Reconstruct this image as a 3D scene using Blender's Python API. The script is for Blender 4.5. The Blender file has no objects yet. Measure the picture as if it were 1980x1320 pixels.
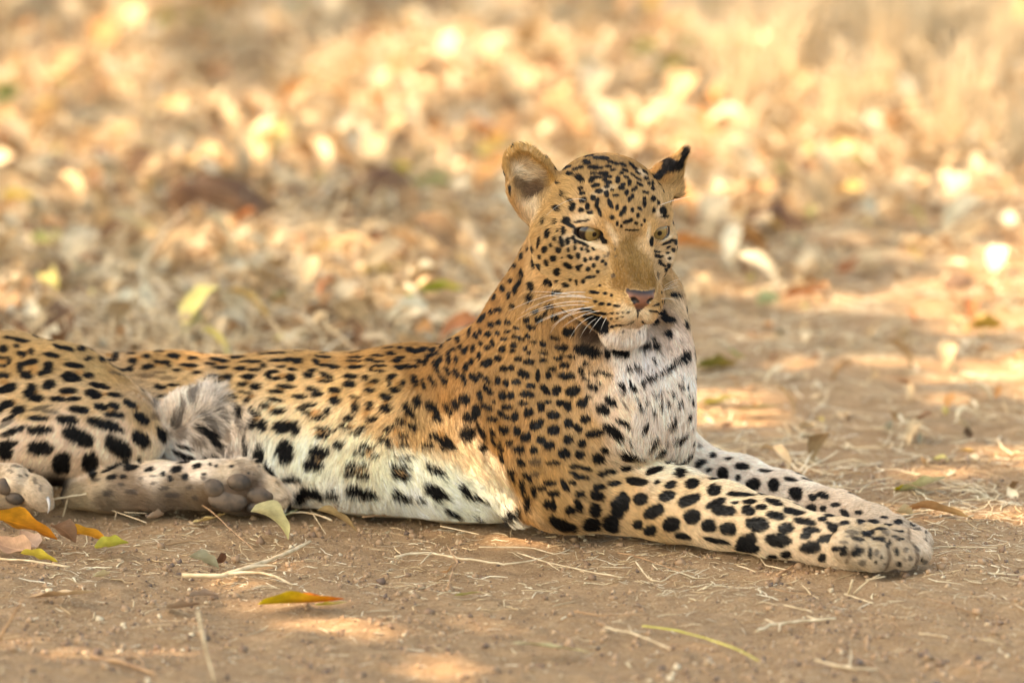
import bpy, math, random
import numpy as np
from mathutils import Vector
from mathutils.bvhtree import BVHTree

rng = np.random.default_rng(7)
random.seed(7)
scene = bpy.context.scene
COL = scene.collection

# ------------------------------------------------------------------ camera, light, exposure
S = 0.00065                      # metres per photo pixel at the leopard
TH = math.radians(10.0)
DIST = 10.0
VD = np.array([0.0, math.cos(TH), -math.sin(TH)])     # view direction
VU = np.array([0.0, math.sin(TH), math.cos(TH)])
TGT = np.array([0.0, 0.0, 380 * S / math.cos(TH)])
CAM = TGT - DIST * VD
cd = bpy.data.cameras.new('camera'); cam = bpy.data.objects.new('camera', cd); COL.objects.link(cam)
cam.location = CAM
cam.rotation_euler = (math.radians(90.0) - TH, 0, 0)
cd.sensor_width = 36.0
cd.lens = 36.0 * DIST / (1980 * S)
cd.clip_start = 0.5; cd.clip_end = 400
cd.dof.use_dof = True
cd.dof.focus_distance = 9.96
cd.dof.aperture_fstop = 3.2
scene.camera = cam

SUN_EL, SUN_AZ = math.radians(56), math.radians(-104)   # azimuth from +Y (away) towards -X (left)
SUND = np.array([math.sin(SUN_AZ) * math.cos(SUN_EL), math.cos(SUN_AZ) * math.cos(SUN_EL), math.sin(SUN_EL)])
world = bpy.data.worlds.new('World'); scene.world = world; world.use_nodes = True
wn = world.node_tree.nodes; wl = world.node_tree.links
sky = wn.new('ShaderNodeTexSky'); sky.sky_type = 'NISHITA'; sky.sun_disc = False
sky.sun_elevation = SUN_EL; sky.sun_rotation = -SUN_AZ if False else SUN_AZ
sky.dust_density = 3.0; sky.air_density = 1.0; sky.ozone_density = 1.0
wn['Background'].inputs[1].default_value = 0.15
wl.new(sky.outputs[0], wn['Background'].inputs[0])
sd = bpy.data.lights.new('sun', 'SUN'); sun = bpy.data.objects.new('sun', sd); COL.objects.link(sun)
sd.energy = 2.8; sd.angle = math.radians(0.55); sd.color = (1.0, 0.83, 0.74)
sun.rotation_euler = Vector(-SUND).to_track_quat('-Z', 'Y').to_euler()
sun.location = (-3, 2, 6)
vs = scene.view_settings
vs.view_transform = 'Standard'; vs.look = 'None'; vs.gamma = 1.0; vs.use_curve_mapping = False
vs.exposure = 2.32
vs.use_white_balance = True; vs.white_balance_temperature = 8900; vs.white_balance_tint = 5
scene.cycles.use_denoising = True
scene.cycles.max_bounces = 6
scene.cycles.diffuse_bounces = 4
scene.cycles_curves.shape = 'RIBBONS'

# ------------------------------------------------------------------ helpers
def P2W(px, py, Y):
    """the point at depth Y (metres away from the belly line) seen at photo pixel px, py"""
    d = VD * DIST + np.array([(px - 990) * S, 0, 0]) + VU * ((660 - py) * S)
    t = (Y - CAM[1]) / d[1]
    return CAM + d * t
def P2G(px, py, z=0.0):
    d = VD * DIST + np.array([(px - 990) * S, 0, 0]) + VU * ((660 - py) * S)
    t = (z - CAM[2]) / d[2]
    return CAM + d * t
def W2P(P):
    Q = P - CAM
    dep = Q @ VD
    return 990 + Q[:, 0] / dep * DIST / S, 660 - (Q @ VU) / dep * DIST / S

def lin(c):
    c = np.asarray(c, float) / 255.0
    return np.where(c <= 0.04045, c / 12.92, ((c + 0.055) / 1.055) ** 2.4)

def vnoise(x, y, seed=0):
    r = np.random.default_rng(seed).random((256, 256))
    xi = np.floor(x).astype(int); yi = np.floor(y).astype(int)
    fx = x - xi; fy = y - yi
    fx = fx * fx * (3 - 2 * fx); fy = fy * fy * (3 - 2 * fy)
    a = r[xi % 256, yi % 256]; b = r[(xi + 1) % 256, yi % 256]
    c = r[xi % 256, (yi + 1) % 256]; d = r[(xi + 1) % 256, (yi + 1) % 256]
    return (a * (1 - fx) + b * fx) * (1 - fy) + (c * (1 - fx) + d * fx) * fy
def fbm(x, y, sc, oct=4, seed=0, gain=0.5):
    s = 0; a = 1.0; t = 0
    for o in range(oct):
        s = s + a * vnoise(x / sc + 17.3 * o, y / sc + 9.1 * o, seed + o); t += a
        a *= gain; sc *= 0.5
    return s / t

def mesh_obj(name, verts, faces, mat=None, parent=None, smooth=True):
    me = bpy.data.meshes.new(name)
    verts = np.asarray(verts, np.float32)
    if isinstance(faces, np.ndarray):
        n = len(faces); k = faces.shape[1]
        me.vertices.add(len(verts)); me.vertices.foreach_set('co', verts.ravel())
        me.loops.add(n * k); me.loops.foreach_set('vertex_index', faces.astype(np.int32).ravel())
        me.polygons.add(n); me.polygons.foreach_set('loop_start', np.arange(0, n * k, k, dtype=np.int32))
        me.update(calc_edges=True); me.validate()
    else:
        me.from_pydata([tuple(v) for v in verts], [], faces); me.update()
    if smooth:
        me.polygons.foreach_set('use_smooth', np.ones(len(me.polygons), bool))
    if mat: me.materials.append(mat)
    o = bpy.data.objects.new(name, me); COL.objects.link(o)
    if parent: o.parent = parent
    return o
def tag(o, label=None, cat=None, group=None, kind=None):
    if label: o['label'] = label
    if cat: o['category'] = cat
    if group: o['group'] = group
    if kind: o['kind'] = kind
    return o
def new_mat(name):
    m = bpy.data.materials.new(name); m.use_nodes = True
    return m, m.node_tree.nodes, m.node_tree.links, m.node_tree.nodes['Principled BSDF']

# ------------------------------------------------------------------ the leopard's body: one closed surface grown from a smooth distance field
def axis(a, b, r, fine):                       # grid lines, finer between the two given values
    out = [a]
    while out[-1] < b:
        x = out[-1]
        out.append(x + (0.0021 if fine[0] < x < fine[1] else r))
    return np.array(out)
GX = axis(-0.78, 0.60, 0.0042, (-0.02, 0.235))
GY = axis(-0.36, 0.56, 0.0042, (-0.11, 0.10))
GZ = axis(-0.03, 0.56, 0.0042, (0.22, 0.50))
F = np.full((len(GX), len(GY), len(GZ)), 1.0, np.float32)

def _box(lo, hi):
    i = [np.searchsorted(g, l) for g, l in zip((GX, GY, GZ), lo)]
    j = [np.searchsorted(g, h) for g, h in zip((GX, GY, GZ), hi)]
    sl = tuple(slice(max(a - 1, 0), max(b, a)) for a, b in zip(i, j))
    X, Y, Z = np.meshgrid(GX[sl[0]], GY[sl[1]], GZ[sl[2]], indexing='ij', sparse=True)
    return sl, X.astype(np.float32), Y.astype(np.float32), Z.astype(np.float32)
def _smin(a, b, k):
    h = np.clip(0.5 + 0.5 * (b - a) / k, 0, 1)
    return b * (1 - h) + a * h - k * h * (1 - h)
def _put(sl, d, k, op):
    if d.size == 0: return
    k = max(k, 1e-4)
    if op == 'add': F[sl] = _smin(F[sl], d, k)
    else: F[sl] = -_smin(-F[sl], d, k)
def cap(a, b, ra, rb, k=20, op='add', flat=None):
    """tapered capsule; points in metres, radii in photo pixels"""
    a = np.asarray(a, float); b = np.asarray(b, float); ra *= S; rb *= S; k *= S
    m = max(ra, rb) + k + 0.02
    sl, X, Y, Z = _box(np.minimum(a, b) - m, np.maximum(a, b) + m)
    ab = b - a; L = max(ab @ ab, 1e-9)
    t = np.clip(((X - a[0]) * ab[0] + (Y - a[1]) * ab[1] + (Z - a[2]) * ab[2]) / L, 0, 1)
    d = np.sqrt((X - a[0] - t * ab[0]) ** 2 + (Y - a[1] - t * ab[1]) ** 2 + (Z - a[2] - t * ab[2]) ** 2) - (ra + (rb - ra) * t)
    _put(sl, d, k, op)
def ell(c, r, ax=None, k=20, op='add'):
    c = np.asarray(c, float); r = np.asarray(r, float) * S; k *= S
    if ax is None: ax = np.eye(3)
    m = r.max() + k + 0.02
    sl, X, Y, Z = _box(c - m, c + m)
    q = [((X - c[0]) * ax[i][0] + (Y - c[1]) * ax[i][1] + (Z - c[2]) * ax[i][2]) for i in range(3)]
    k0 = np.sqrt(sum((q[i] / r[i]) ** 2 for i in range(3)))
    k1 = np.sqrt(sum((q[i] / r[i] ** 2) ** 2 for i in range(3)))
    d = k0 * (k0 - 1) / np.maximum(k1, 1e-6)
    _put(sl, d, k, op)
def chain(pts, k=20):
    for p, q in zip(pts[:-1], pts[1:]):
        cap(P2W(*p[:3]), P2W(*q[:3]), p[3], q[3], k)
def rotz(ax, ang, d=2):
    return ax
def frame(n, up=(0, 0, 1)):
    """rows: side, normal n, up"""
    n = np.asarray(n, float); n /= np.linalg.norm(n)
    s = np.cross(n, up); s /= np.linalg.norm(s)
    u = np.cross(s, n)
    return np.array([s, n, u])
FUR = 480000
# --- trunk
chain([(-70, 800, .44, 140), (120, 800, .40, 128), (330, 812, .35, 128), (560, 824, .29, 140), (800, 830, .21, 160), (965, 825, .165, 160), (1120, 800, .11, 150)], 40)
# belly sagging on the ground
chain([(480, 885, .25, 85), (700, 895, .19, 92), (880, 915, .145, 88), (950, 938, .125, 72)], 40)
# shoulder blade and near shoulder
chain([(930, 730, .15, 90), (1015, 790, .075, 110), (1085, 880, .04, 108)], 42)
# neck
chain([(1010, 760, .12, 150), (1085, 640, .13, 138), (1135, 520, .12, 118), (1165, 440, .10, 96)], 50)
chain([(1226, 590, .13, 100), (1213, 700, .07, 116), (1214, 790, .04, 114), (1245, 860, .07, 96)], 50)
# near foreleg
chain([(1075, 860, .04, 108), (1110, 930, .03, 92), (1200, 955, .035, 76), (1300, 976, -.015, 71), (1400, 998, -.07, 62), (1500, 1022, -.125, 54), (1590, 1044, -.175, 45), (1650, 1054, -.205, 46)], 22)
cap(P2W(1060, 960, .05), P2W(1110, 975, .04), 55, 55, 30)
# far foreleg
chain([(1260, 860, .16, 85), (1345, 915, .17, 54), (1430, 934, .14, 50), (1520, 962, .09, 46), (1620, 995, .00, 42), (1690, 1016, -.06, 40)], 25)
# paws: metacarpus and four toes each
def paw(c, Y, toes, k=9):
    for (x, y, dy, r, x2, y2, r2) in toes:
        cap(P2W(x, y, Y + dy), P2W(x2, y2, Y + dy - .004), r, r2, k)
cap(P2W(1630, 1052, -.20), P2W(1700, 1062, -.225), 46, 44, 20)
paw(None, -.235, [(1640, 1052, -.006, 36, 1688, 1073, 32), (1700, 1048, .004, 35, 1748, 1072, 30), (1730, 1048, .024, 32, 1777, 1068, 25), (1712, 1040, .045, 28, 1768, 1050, 25)], 4)
cap(P2W(1680, 1018, -.06), P2W(1725, 1030, -.09), 38, 37, 18)
paw(None, -.09, [(1690, 1030, -.005, 31, 1730, 1045, 27), (1725, 1026, .012, 30, 1776, 1046, 27), (1722, 1022, .04, 26, 1764, 1036, 24)], 4)
# near haunch, thigh and knee
chain([(20, 745, .36, 108), (120, 790, .29, 118), (215, 835, .24, 95)], 45)
ell(P2W(100, 830, .24), (190, 120, 110), frame((0.1, -1, 0.25)), 40)
cap(P2W(235, 850, .22), P2W(262, 850, .22), 58, 50, 30)
# far thigh and groin between haunch and belly
chain([(300, 850, .33, 70), (400, 860, .26, 66), (450, 905, .24, 60)], 30)
ell(P2W(386, 806, .245), (66, 44, 46), frame((0, -1, 0.2)), 30)
chain([(505, 850, .22, 50), (560, 925, .20, 45)], 30)
# hind foot, sole to the camera
chain([(150, 955, .20, 32), (210, 948, .19, 44), (300, 940, .18, 46), (400, 938, .17, 46), (450, 938, .165, 48)], 16)
ell(P2W(470, 945, .165), (62, 34, 55), frame((0.05, -1, 0.12)), 14)
for x, y, r in ((476, 922, 27), (512, 945, 29), (508, 972, 26), (530, 960, 27)):
    cap(P2W(x, y, .168), P2W(x + 6, y + 2, .156), r, r - 3, 8)
# second hind paw at the left
chain([(-60, 940, .16, 45), (20, 938, .15, 42)], 15)
for x, y, r in ((20, 925, 26), (55, 942, 28), (68, 950, 30), (80, 968, 20)):
    cap(P2W(x, y, .14), P2W(x + 8, y + 4, .128), r, r - 4, 7)
# belly tuft by the elbow
cap(P2W(950, 900, .075), P2W(1000, 975, .06), 38, 30, 25)

# --- head, in its own frame
yaw, pit, roll = math.radians(23), math.radians(12), math.radians(5.5)
HF = np.array([math.sin(yaw) * math.cos(pit), -math.cos(yaw) * math.cos(pit), -math.sin(pit)])
HR = np.array([math.cos(yaw), math.sin(yaw), 0.0]); HU = np.cross(HF, HR)
HR, HU = HR * math.cos(roll) - HU * math.sin(roll), HU * math.cos(roll) + HR * math.sin(roll)
H0 = P2W(1217, 449, -.02)
HA = np.array([HR, HF, HU])
def H(x, f, u): return H0 + (HR * x + HF * f + HU * u) * S
def hell(x, f, u, r, k=15, op='add', ax=None): ell(H(x, f, u), r, HA if ax is None else ax, k, op)
def hcap(p, q, ra, rb, k=15, op='add'): cap(H(*p), H(*q), ra, rb, k, op)
hell(-10, -92, 20, (112, 118, 97), 30)                      # cranium
hell(0, -46, 24, (84, 70, 62), 25)                         # forehead
hell(-90, -80, -52, (66, 78, 78), 30); hell(84, -78, -45, (50, 72, 66), 30)   # cheeks
for s in (-1, 1):
    hell(60 * s, -42, -66, (50, 52, 56), 25)
    hcap((52 * s, -10, 32), (88 * s, -40, 24), 14, 13, 16)  # brow
    hcap((52 * s, -6, -36), (94 * s, -34, -28), 14, 16, 16)  # cheekbone
    hell(44 * s, -8, -84, (36, 44, 44), 24)
    hcap((22 * s, 72, -128), (46 * s, 14, -126), 31, 42, 14)   # whisker pad
    hell(32 * s, 42, -98, (27, 38, 30), 14)
    hcap((16 * s, 48, -180), (66 * s, -50, -140), 22, 44, 14)  # lower jaw
    hcap((20 * s, -10, -4), (16 * s, 78, -90), 26, 20, 14)     # nose bridge
    hcap((34 * s, -2, 10), (26 * s, 30, -30), 14, 12, 12)
hell(-2, 52, -186, (44, 34, 27), 9)                         # chin
hell(0, 36, -140, (40, 50, 40), 20)
hell(0, 97, -98, (29, 14, 17), 5)                         # nose leather
for s in (-1, 1):
    hell(17 * s, 107, -101, (7, 9, 5), 3, 'sub')            # nostril
    hcap((2 * s, 104, -150), (30 * s, 84, -162), 5, 7, 4, 'sub')  # lip line
    hcap((30 * s, 84, -162), (62 * s, 22, -156), 7, 9, 6, 'sub')
hcap((0, 108, -120), (0, 106, -152), 3, 3, 4, 'sub')
# ears
eL = frame((-0.05, -0.93, 0.1), (-0.38, 0, 0.9))
ell(P2W(1034, 362, .035), (54, 20, 66), eL, 10)
ell(P2W(1012, 322, .035), (38, 17, 44), eL, 8)
ell(P2W(1036, 364, .035) + eL[1] * 14 * S, (43, 27, 53), eL, 5, 'sub')
ell(P2W(1014, 327, .035) + eL[1] * 14 * S, (30, 23, 36), eL, 6, 'sub')
cap(P2W(1050, 410, .04), P2W(1085, 400, .03), 34, 36, 25)
cap(P2W(1262, 374, .055), P2W(1288, 338, .055), 38, 22, 18)
cap(P2W(1286, 338, .055), P2W(1320, 298, .055), 27, 7, 8)
cap(P2W(1300, 370, .065), P2W(1312, 320, .06), 12, 9, 10)
# eye sockets
EYES = [H(-76, -24, -8), H(62, -17, 1)]
for s, e in zip((-1, 1), EYES):
    hx = HR * 0.30 if s < 0 else HR * 0.0
    exf = frame(HF - HR * 0.0 + hx * s, HU + HR * 0.10 * s)
    ell(e - HU * 2 * S, (30, 29, 29), exf, 8)
    ell(e + (HF * 24 + HR * (8 if s > 0 else -8)) * S, (30, 24, 15), exf, 3, 'sub')

# --- surface nets
def surface_nets():
    neg = F < 0
    nx, ny, nz = F.shape
    c = np.zeros((nx - 1, ny - 1, nz - 1), np.int8)
    for i in (0, 1):
        for j in (0, 1):
            for k in (0, 1):
                c += neg[i:nx - 1 + i, j:ny - 1 + j, k:nz - 1 + k]
    act = (c > 0) & (c < 8)
    ci = np.argwhere(act)
    idx = np.full(act.shape, -1, np.int32); idx[act] = np.arange(len(ci))
    acc = np.zeros((len(ci), 3)); cnt = np.zeros(len(ci))
    G = (GX, GY, GZ)
    for ax in range(3):
        o = [a for a in range(3) if a != ax]
        for i in (0, 1):
            for j in (0, 1):
                p = ci.copy(); p[:, o[0]] += i; p[:, o[1]] += j
                q = p.copy(); q[:, ax] += 1
                a = F[p[:, 0], p[:, 1], p[:, 2]]; b = F[q[:, 0], q[:, 1], q[:, 2]]
                m = (a < 0) != (b < 0)
                t = np.where(m, a / np.where(m, a - b, 1), 0)
                w = np.stack([G[d][p[:, d]] for d in range(3)], 1)
                w[:, ax] += t * (G[ax][q[:, ax]] - G[ax][p[:, ax]])
                acc[m] += w[m]; cnt[m] += 1
    V = acc / cnt[:, None]
    Q = []
    for ax in range(3):
        o = [(ax + 1) % 3, (ax + 2) % 3]
        sl0 = [slice(None)] * 3; sl1 = [slice(None)] * 3
        sl0[ax] = slice(0, -1); sl1[ax] = slice(1, None)
        a = neg[tuple(sl0)]; b = neg[tuple(sl1)]
        e = np.argwhere(a != b)
        ok = (e[:, o[0]] > 0) & (e[:, o[1]] > 0) & (e[:, o[0]] < F.shape[o[0]] - 1) & (e[:, o[1]] < F.shape[o[1]] - 1)
        e = e[ok]
        s = a[e[:, 0], e[:, 1], e[:, 2]]
        def g(d0, d1):
            p = e.copy(); p[:, o[0]] += d0; p[:, o[1]] += d1
            return idx[p[:, 0], p[:, 1], p[:, 2]]
        q = np.stack([g(-1, -1), g(0, -1), g(0, 0), g(-1, 0)], 1)
        q[~s] = q[~s][:, ::-1]
        Q.append(q)
    return V, np.concatenate(Q)
BV, BQ = surface_nets()
# relax
for it in range(3):
    e = np.concatenate([BQ[:, [0, 1]], BQ[:, [1, 2]], BQ[:, [2, 3]], BQ[:, [3, 0]]])
    acc = np.zeros_like(BV); cnt = np.zeros(len(BV))
    for d in range(3):
        acc[:, d] = np.bincount(e[:, 0], BV[e[:, 1], d], len(BV)) + np.bincount(e[:, 1], BV[e[:, 0], d], len(BV))
    cnt = np.bincount(e.ravel(), minlength=len(BV))
    BV = BV * 0.5 + 0.5 * acc / np.maximum(cnt, 1)[:, None]
del F
print('body verts', len(BV))
# ------------------------------------------------------------------ markings read off the animal, plus shade painted into folds: x y rx ry angle per mark, each set in its own close-up's scale
MARKS = [
 (3.0, 0, 600, '''60 165 35 10 10;130 180 50 12 10;215 160 30 14 30;25 225 28 22;105 210 20 12 10;15 275 50 10 5;60 298 12 22;15 325 35 10;130 255 28 18 20;188 243 16 22
300 262 50 14 12;345 215 40 10 20;175 303 52 17 -15;122 340 18 34 -10;158 378 38 22;285 338 30 35;247 368 25 16 -10;285 310 25 12;25 380 40 18 5;55 450 50 28 -15;10 465 30 20
190 455 32 30;160 487 25 20;215 508 42 22;285 432 40 28 -20;400 468 55 17;340 515 50 14 5;425 515 45 13 -5;430 322 62 15 8;410 390 55 30 10;455 402 25 18;515 383 30 17
580 440 58 17 12;545 487 52 26 15;665 492 45 12 8;40 545 45 25 -15;110 575 45 25 -10;5 580 25 15;g240 565 65 10 -12;g290 585 55 12 8;460 575 65 20 8;585 558 45 20 10;660 555 35 20 15;665 605 62 20 5
760 545 40 18 25;735 530 20 16;820 625 52 28 35;g40 655 60 12 -30;60 620 60 9 -25;220 625 65 17;395 633 65 24 5;75 700 75 18 -20;230 692 80 24 -3;610 660 113 30 16;455 730 95 46 22;50 770 55 20 -5;35 820 42 45
237 795 75 42 5;683 790 88 50 35;815 745 64 38 40;357 888 54 64;522 882 48 60 10;935 715 22 45 -15;805 860 14 22;700 885 50 9 -20;640 915 60 13 -30;165 925 30 10 10;g90 905 26 7 10;g60 935 18 6 20;g200 985 10 22 -20;g150 955 16 6 40;g235 1030 8 20;g110 960 10 6
395 185 45 9 15;560 205 60 9 5;690 205 60 11 3;860 218 50 8 3;480 228 28 17;400 225 35 13 20;515 285 25 12;597 290 24 22;650 240 60 10 -5;675 270 18 30 10;640 295 40 10;775 255 28 15;775 296 30 17;855 270 25 14
930 243 35 10;1015 268 38 16 5;1125 280 35 10;1090 240 70 8 3;865 330 40 16 -8;945 303 55 12 5;985 318 14 14;1100 322 60 10 5;1035 350 32 9;1150 362 35 9;b980 395 50 9;b850 382 55 12;b925 362 40 7;700 350 80 8 5;760 345 25 12;g690 375 60 9 5
1280 292 60 11 8;1230 315 34 9 5;1290 335 50 9 -5;1230 263 45 8;1380 275 50 12;1460 300 80 8;1250 385 42 11;1325 390 28 20;1235 410 28 8;1290 437 45 7;1400 340 42 12 -5;1480 347 40 9;1530 322 22 11
1450 385 42 16;1410 430 30 13;1490 445 35 20;1590 252 80 8;1670 290 100 11 -2;1735 305 30 8;1630 330 35 8;1700 345 30 10;1590 358 38 10;1562 380 18 24;1600 397 35 10;1690 392 28 22;1655 442 55 12 5;1610 470 45 12;1740 500 45 14
1815 350 28 12;1790 378 32 16 10;1900 380 42 14 20;1895 412 40 8;1880 273 60 7 8;1838 298 22 14 30;1890 320 48 8;1942 330 35 12;1820 460 44 16 15;1835 485 34 18;1945 462 35 15;1945 525 34 22
1600 520 55 9 10;1540 550 32 15;1615 583 48 18;1355 495 40 14 20;1430 480 50 7 10;1440 520 28 12;1800 548 42 13;1775 585 44 16 30;1850 622 45 14 5;1905 590 22 22;1480 590 42 22 30;1468 650 30 30;1530 660 28 35
1640 672 48 34;1720 680 32 42;1900 685 58 12 10;1880 722 40 18;1970 770 35 20;1660 810 54 66;1505 830 34 62;1550 910 66 24 50;1865 810 58 34 10;1830 880 58 34 10;1690 975 66 20;1810 1045 90 30 5;1930 1050 40 24;1720 1075 60 24
1380 580 24 44 -25;g1300 520 30 12 30;g1120 490 30 25;g1020 650 28 40;1200 700 70 26 25;1240 750 60 16 40;1430 780 13 66 -10;g1290 820 60 18 40;1220 845 45 18;1070 785 52 15 15;1060 835 66 16 22;915 845 38 13 -15
930 445 36 16 10;1010 435 35 9;950 500 38 9;g900 560 20 30;b890 612 28 20 20;760 912 46 19 -5;648 968 32 13 -20;715 963 22 12;865 922 28 13 -15;945 950 16 15;985 975 18 18;1022 922 32 20 -10;1072 965 24 22;1140 903 32 15 -15;g820 975 16 9;g890 1000 18 9 -10;g700 1010 22 9;g760 1050 40 14;g950 1030 30 12;g1000 1070 44 14;g620 1060 30 16;g1180 975 14 12;g560 985 20 10 -20
1218 893 11 9;1253 903 11 8;1340 905 13 7;g1100 1025 20 8;1440 945 7 6;1185 950 9 7;g890 960 18 7;g1130 1085 16 16;g1470 950 8 6;g1500 905 12 5;
o160 245 22 10;o195 345 30 30;o30 420 30 15;o205 478 25 20;o385 493 36 8;o460 365 28 16;o610 488 20 12;o70 535 35 12;o640 580 24 8;o790 560 20 12;o640 265 28 12;o810 280 22 12;o925 318 30 9;o1100 340 36 9;o1260 312 30 7;o1280 395 22 9;o1450 415 20 10;o1640 382 26 14
o1890 298 38 10;o1940 495 24 14;o1580 562 30 10;o1460 500 24 8;o1840 590 34 18;o1500 622 26 20;o1688 660 16 18;o1870 705 34 10;o20 300 26 12;o1840 468 20 10;o1635 457 30 6;o1860 398 24 8;o1850 850 40 12'''),  # black marks along the belly's underside paint its shade into the coat
 (2.93333, 600, 600, '''265 215 40 9;350 222 60 7;450 215 35 7;515 215 18 8;570 225 20 14;260 240 50 7;262 268 45 7;385 258 42 8;345 283 32 9;390 293 33 7;460 247 28 11;510 270 25 9;250 290 50 7;260 322 45 11;495 288 33 10;510 325 33 16;560 320 24 14
400 316 34 7;353 332 16 12;400 346 30 7;600 235 20 14;640 225 38 12 -20;700 225 25 17;670 270 17 22;625 290 18 13;600 318 20 10;655 300 12 18;700 250 12 20 20;730 240 12 16;230 375 42 14;225 420 38 20;320 385 18 14;368 403 24 14;340 455 28 15
465 378 26 15 -20;450 410 13 24;482 450 34 16;527 415 15 22;595 400 19 35 -20;647 420 15 34 -25;145 455 36 14;145 512 33 23;262 490 28 11 15;262 548 24 27;345 540 19 28 -20;358 608 37 16;430 490 32 20 10;435 552 33 23;612 512 28 28
565 560 52 21 50;520 620 28 17 20;585 645 28 20 20;700 545 55 19 40;725 600 30 22;790 550 45 14 50;225 607 36 15;205 655 38 13 10;270 685 35 11;308 660 22 15;442 673 26 13 10;475 650 20 10;535 700 28 13;430 730 37 20 20;535 750 32 13;460 762 20 8
330 760 43 15 10;290 798 36 17 10;378 812 28 11;535 822 55 9;275 865 75 13 3;265 915 75 20 12;500 878 50 20;515 925 57 19;712 885 65 19 25;705 1010 72 33 30;870 1000 55 18 35;960 1045 78 18 15;270 1015 60 34 10;345 1030 36 26;520 1035 66 22 20;620 1050 28 14;800 1130 46 16 30
1110 1150 50 18;950 1165 30 12;750 710 70 22 15;790 750 50 22;670 750 36 14;895 680 43 36 20;830 525 28 20 40;880 500 30 24 50;905 600 38 18 25;945 570 22 38 -5;975 680 42 16 60;980 755 28 17 20;720 310 15 45 -15;760 390 43 13 50;700 400 38 13 50
790 265 12 44 -8;745 275 14 20;755 200 14 26;815 222 17 11;830 280 10 20;862 220 12 26 -25;885 225 10 24 25;840 165 13 19;850 100 14 24;905 120 10 28 8;940 145 10 20 -20;800 165 18 10;725 160 12 22 20;780 340 30 12 60;835 360 32 13 50;875 390 12 36 -10
930 380 28 19 40;885 320 13 24;920 290 14 18;960 255 10 20;925 215 11 19;895 45 10 20 20;870 60 9 22 20;770 115 30 9 -40;810 90 24 9 -40;970 45 17 28 25;1025 80 17 17;1070 70 13 13;1120 68 17 11 20;965 118 9 18;1010 135 17 15;1065 130 15 13
1035 185 12 22 -15;1100 163 17 10;1120 120 20 8;970 187 11 11;1005 212 17 14;1158 198 18 15;1090 220 18 20 40;1150 230 13 10;1180 155 34 9 20;1230 50 15 15;1255 95 27 13 10;1170 100 20 8 20;1220 215 13 13;1235 147 18 9 15;1320 190 17 18
1265 180 20 7;1240 240 12 9;1320 240 27 8 10;1390 155 28 13 12;1430 210 38 18;1065 272 20 17;990 305 22 17;1020 292 17 20;1180 275 21 13;1240 290 31 13;1320 283 21 11;1098 330 24 14;1140 325 16 16;1210 360 33 20 25;1290 370 13 34;1350 367 18 20;1372 332 23 11
1405 272 25 11;1445 310 27 15;1465 260 44 8 10;1460 370 46 19;1000 390 28 12 40;965 362 14 9 40;1065 400 15 24;1112 410 15 19;1168 405 25 17;1010 450 33 14 45;1250 428 25 15;1330 450 38 16 45;1395 455 24 28 30;1495 455 40 26 -20
1092 480 23 22;1140 482 17 22;1230 475 36 19 10;1205 525 28 12;965 485 15 28 -20;1000 545 38 14 30;1040 518 10 9;1115 545 31 13;1308 542 20 26;1345 520 22 11;1462 540 23 29;1418 525 24 15;1545 525 30 26 15;1585 490 19 13;1085 585 26 16 40;1115 605 26 12 20
1160 600 18 25;1240 577 26 23;1035 615 30 14 15;1380 592 35 21;1660 560 37 26 30;1705 515 38 18 40;1605 435 29 15 15;1280 650 30 24;1308 628 16 18;1380 675 31 27;1465 640 25 23;1520 665 26 17 30;1560 613 29 21;1100 675 29 20 20;1175 680 20 28;1225 717 28 27
1615 695 48 22 -8;1720 685 64 24 35;1310 735 27 21;1355 762 30 22;1460 730 27 23;1540 750 25 21;1130 745 24 13;1185 787 28 20;1268 790 20 18;b1140 770 18 10;1440 810 35 27;1525 815 29 21;1635 837 33 27;1672 790 23 19;1375 862 41 13;g1270 855 33 16;1200 860 28 15 40;1085 775 28 12 50;1035 690 26 12 60
1500 885 28 13;1565 895 29 13 20;1490 920 26 10 15;1535 945 45 13 5;g1270 925 28 14;1140 905 28 11 20;1655 925 28 15;1705 910 28 13 5;1360 975 34 15;1230 935 32 12 40;1315 1005 21 15;1442 990 16 36 -30;1485 975 24 11 20;1380 1035 30 17;1530 1040 27 19;1640 1000 32 16;1625 1050 38 24 20;1720 980 40 15 -5
1205 975 18 24;1268 1020 13 32 -10;1350 1095 28 22 30;1380 1100 16 30 -20;1520 1105 20 34 -20;1475 1130 28 24;1615 1135 34 38;1740 1120 28 48 -30;1590 1215 50 36;1705 1210 45 46;1430 1215 75 30 25;1232 1080 20 40;1150 940 18 9 60;1090 830 26 10 60;1040 740 24 9 60;1210 1020 14 20
o255 255 30 7;o380 275 24 7;o255 305 30 6;o500 305 26 9;o385 331 24 6;o345 420 20 14;o490 415 20 22;o622 412 10 22;o145 482 24 10;o262 516 14 12;o330 572 22 20;o430 520 16 14;o545 602 22 16;o700 580 18 14;o245 645 28 10;o495 680 26 14;o485 742 18 8;o340 790 22 9;o268 890 56 7;o505 900 24 7;o760 680 40 14 20;o1170 735 16 12;o1070 640 14 22 -30'''),  # belly-underside shade painted in black; armpit darkened too
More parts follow.
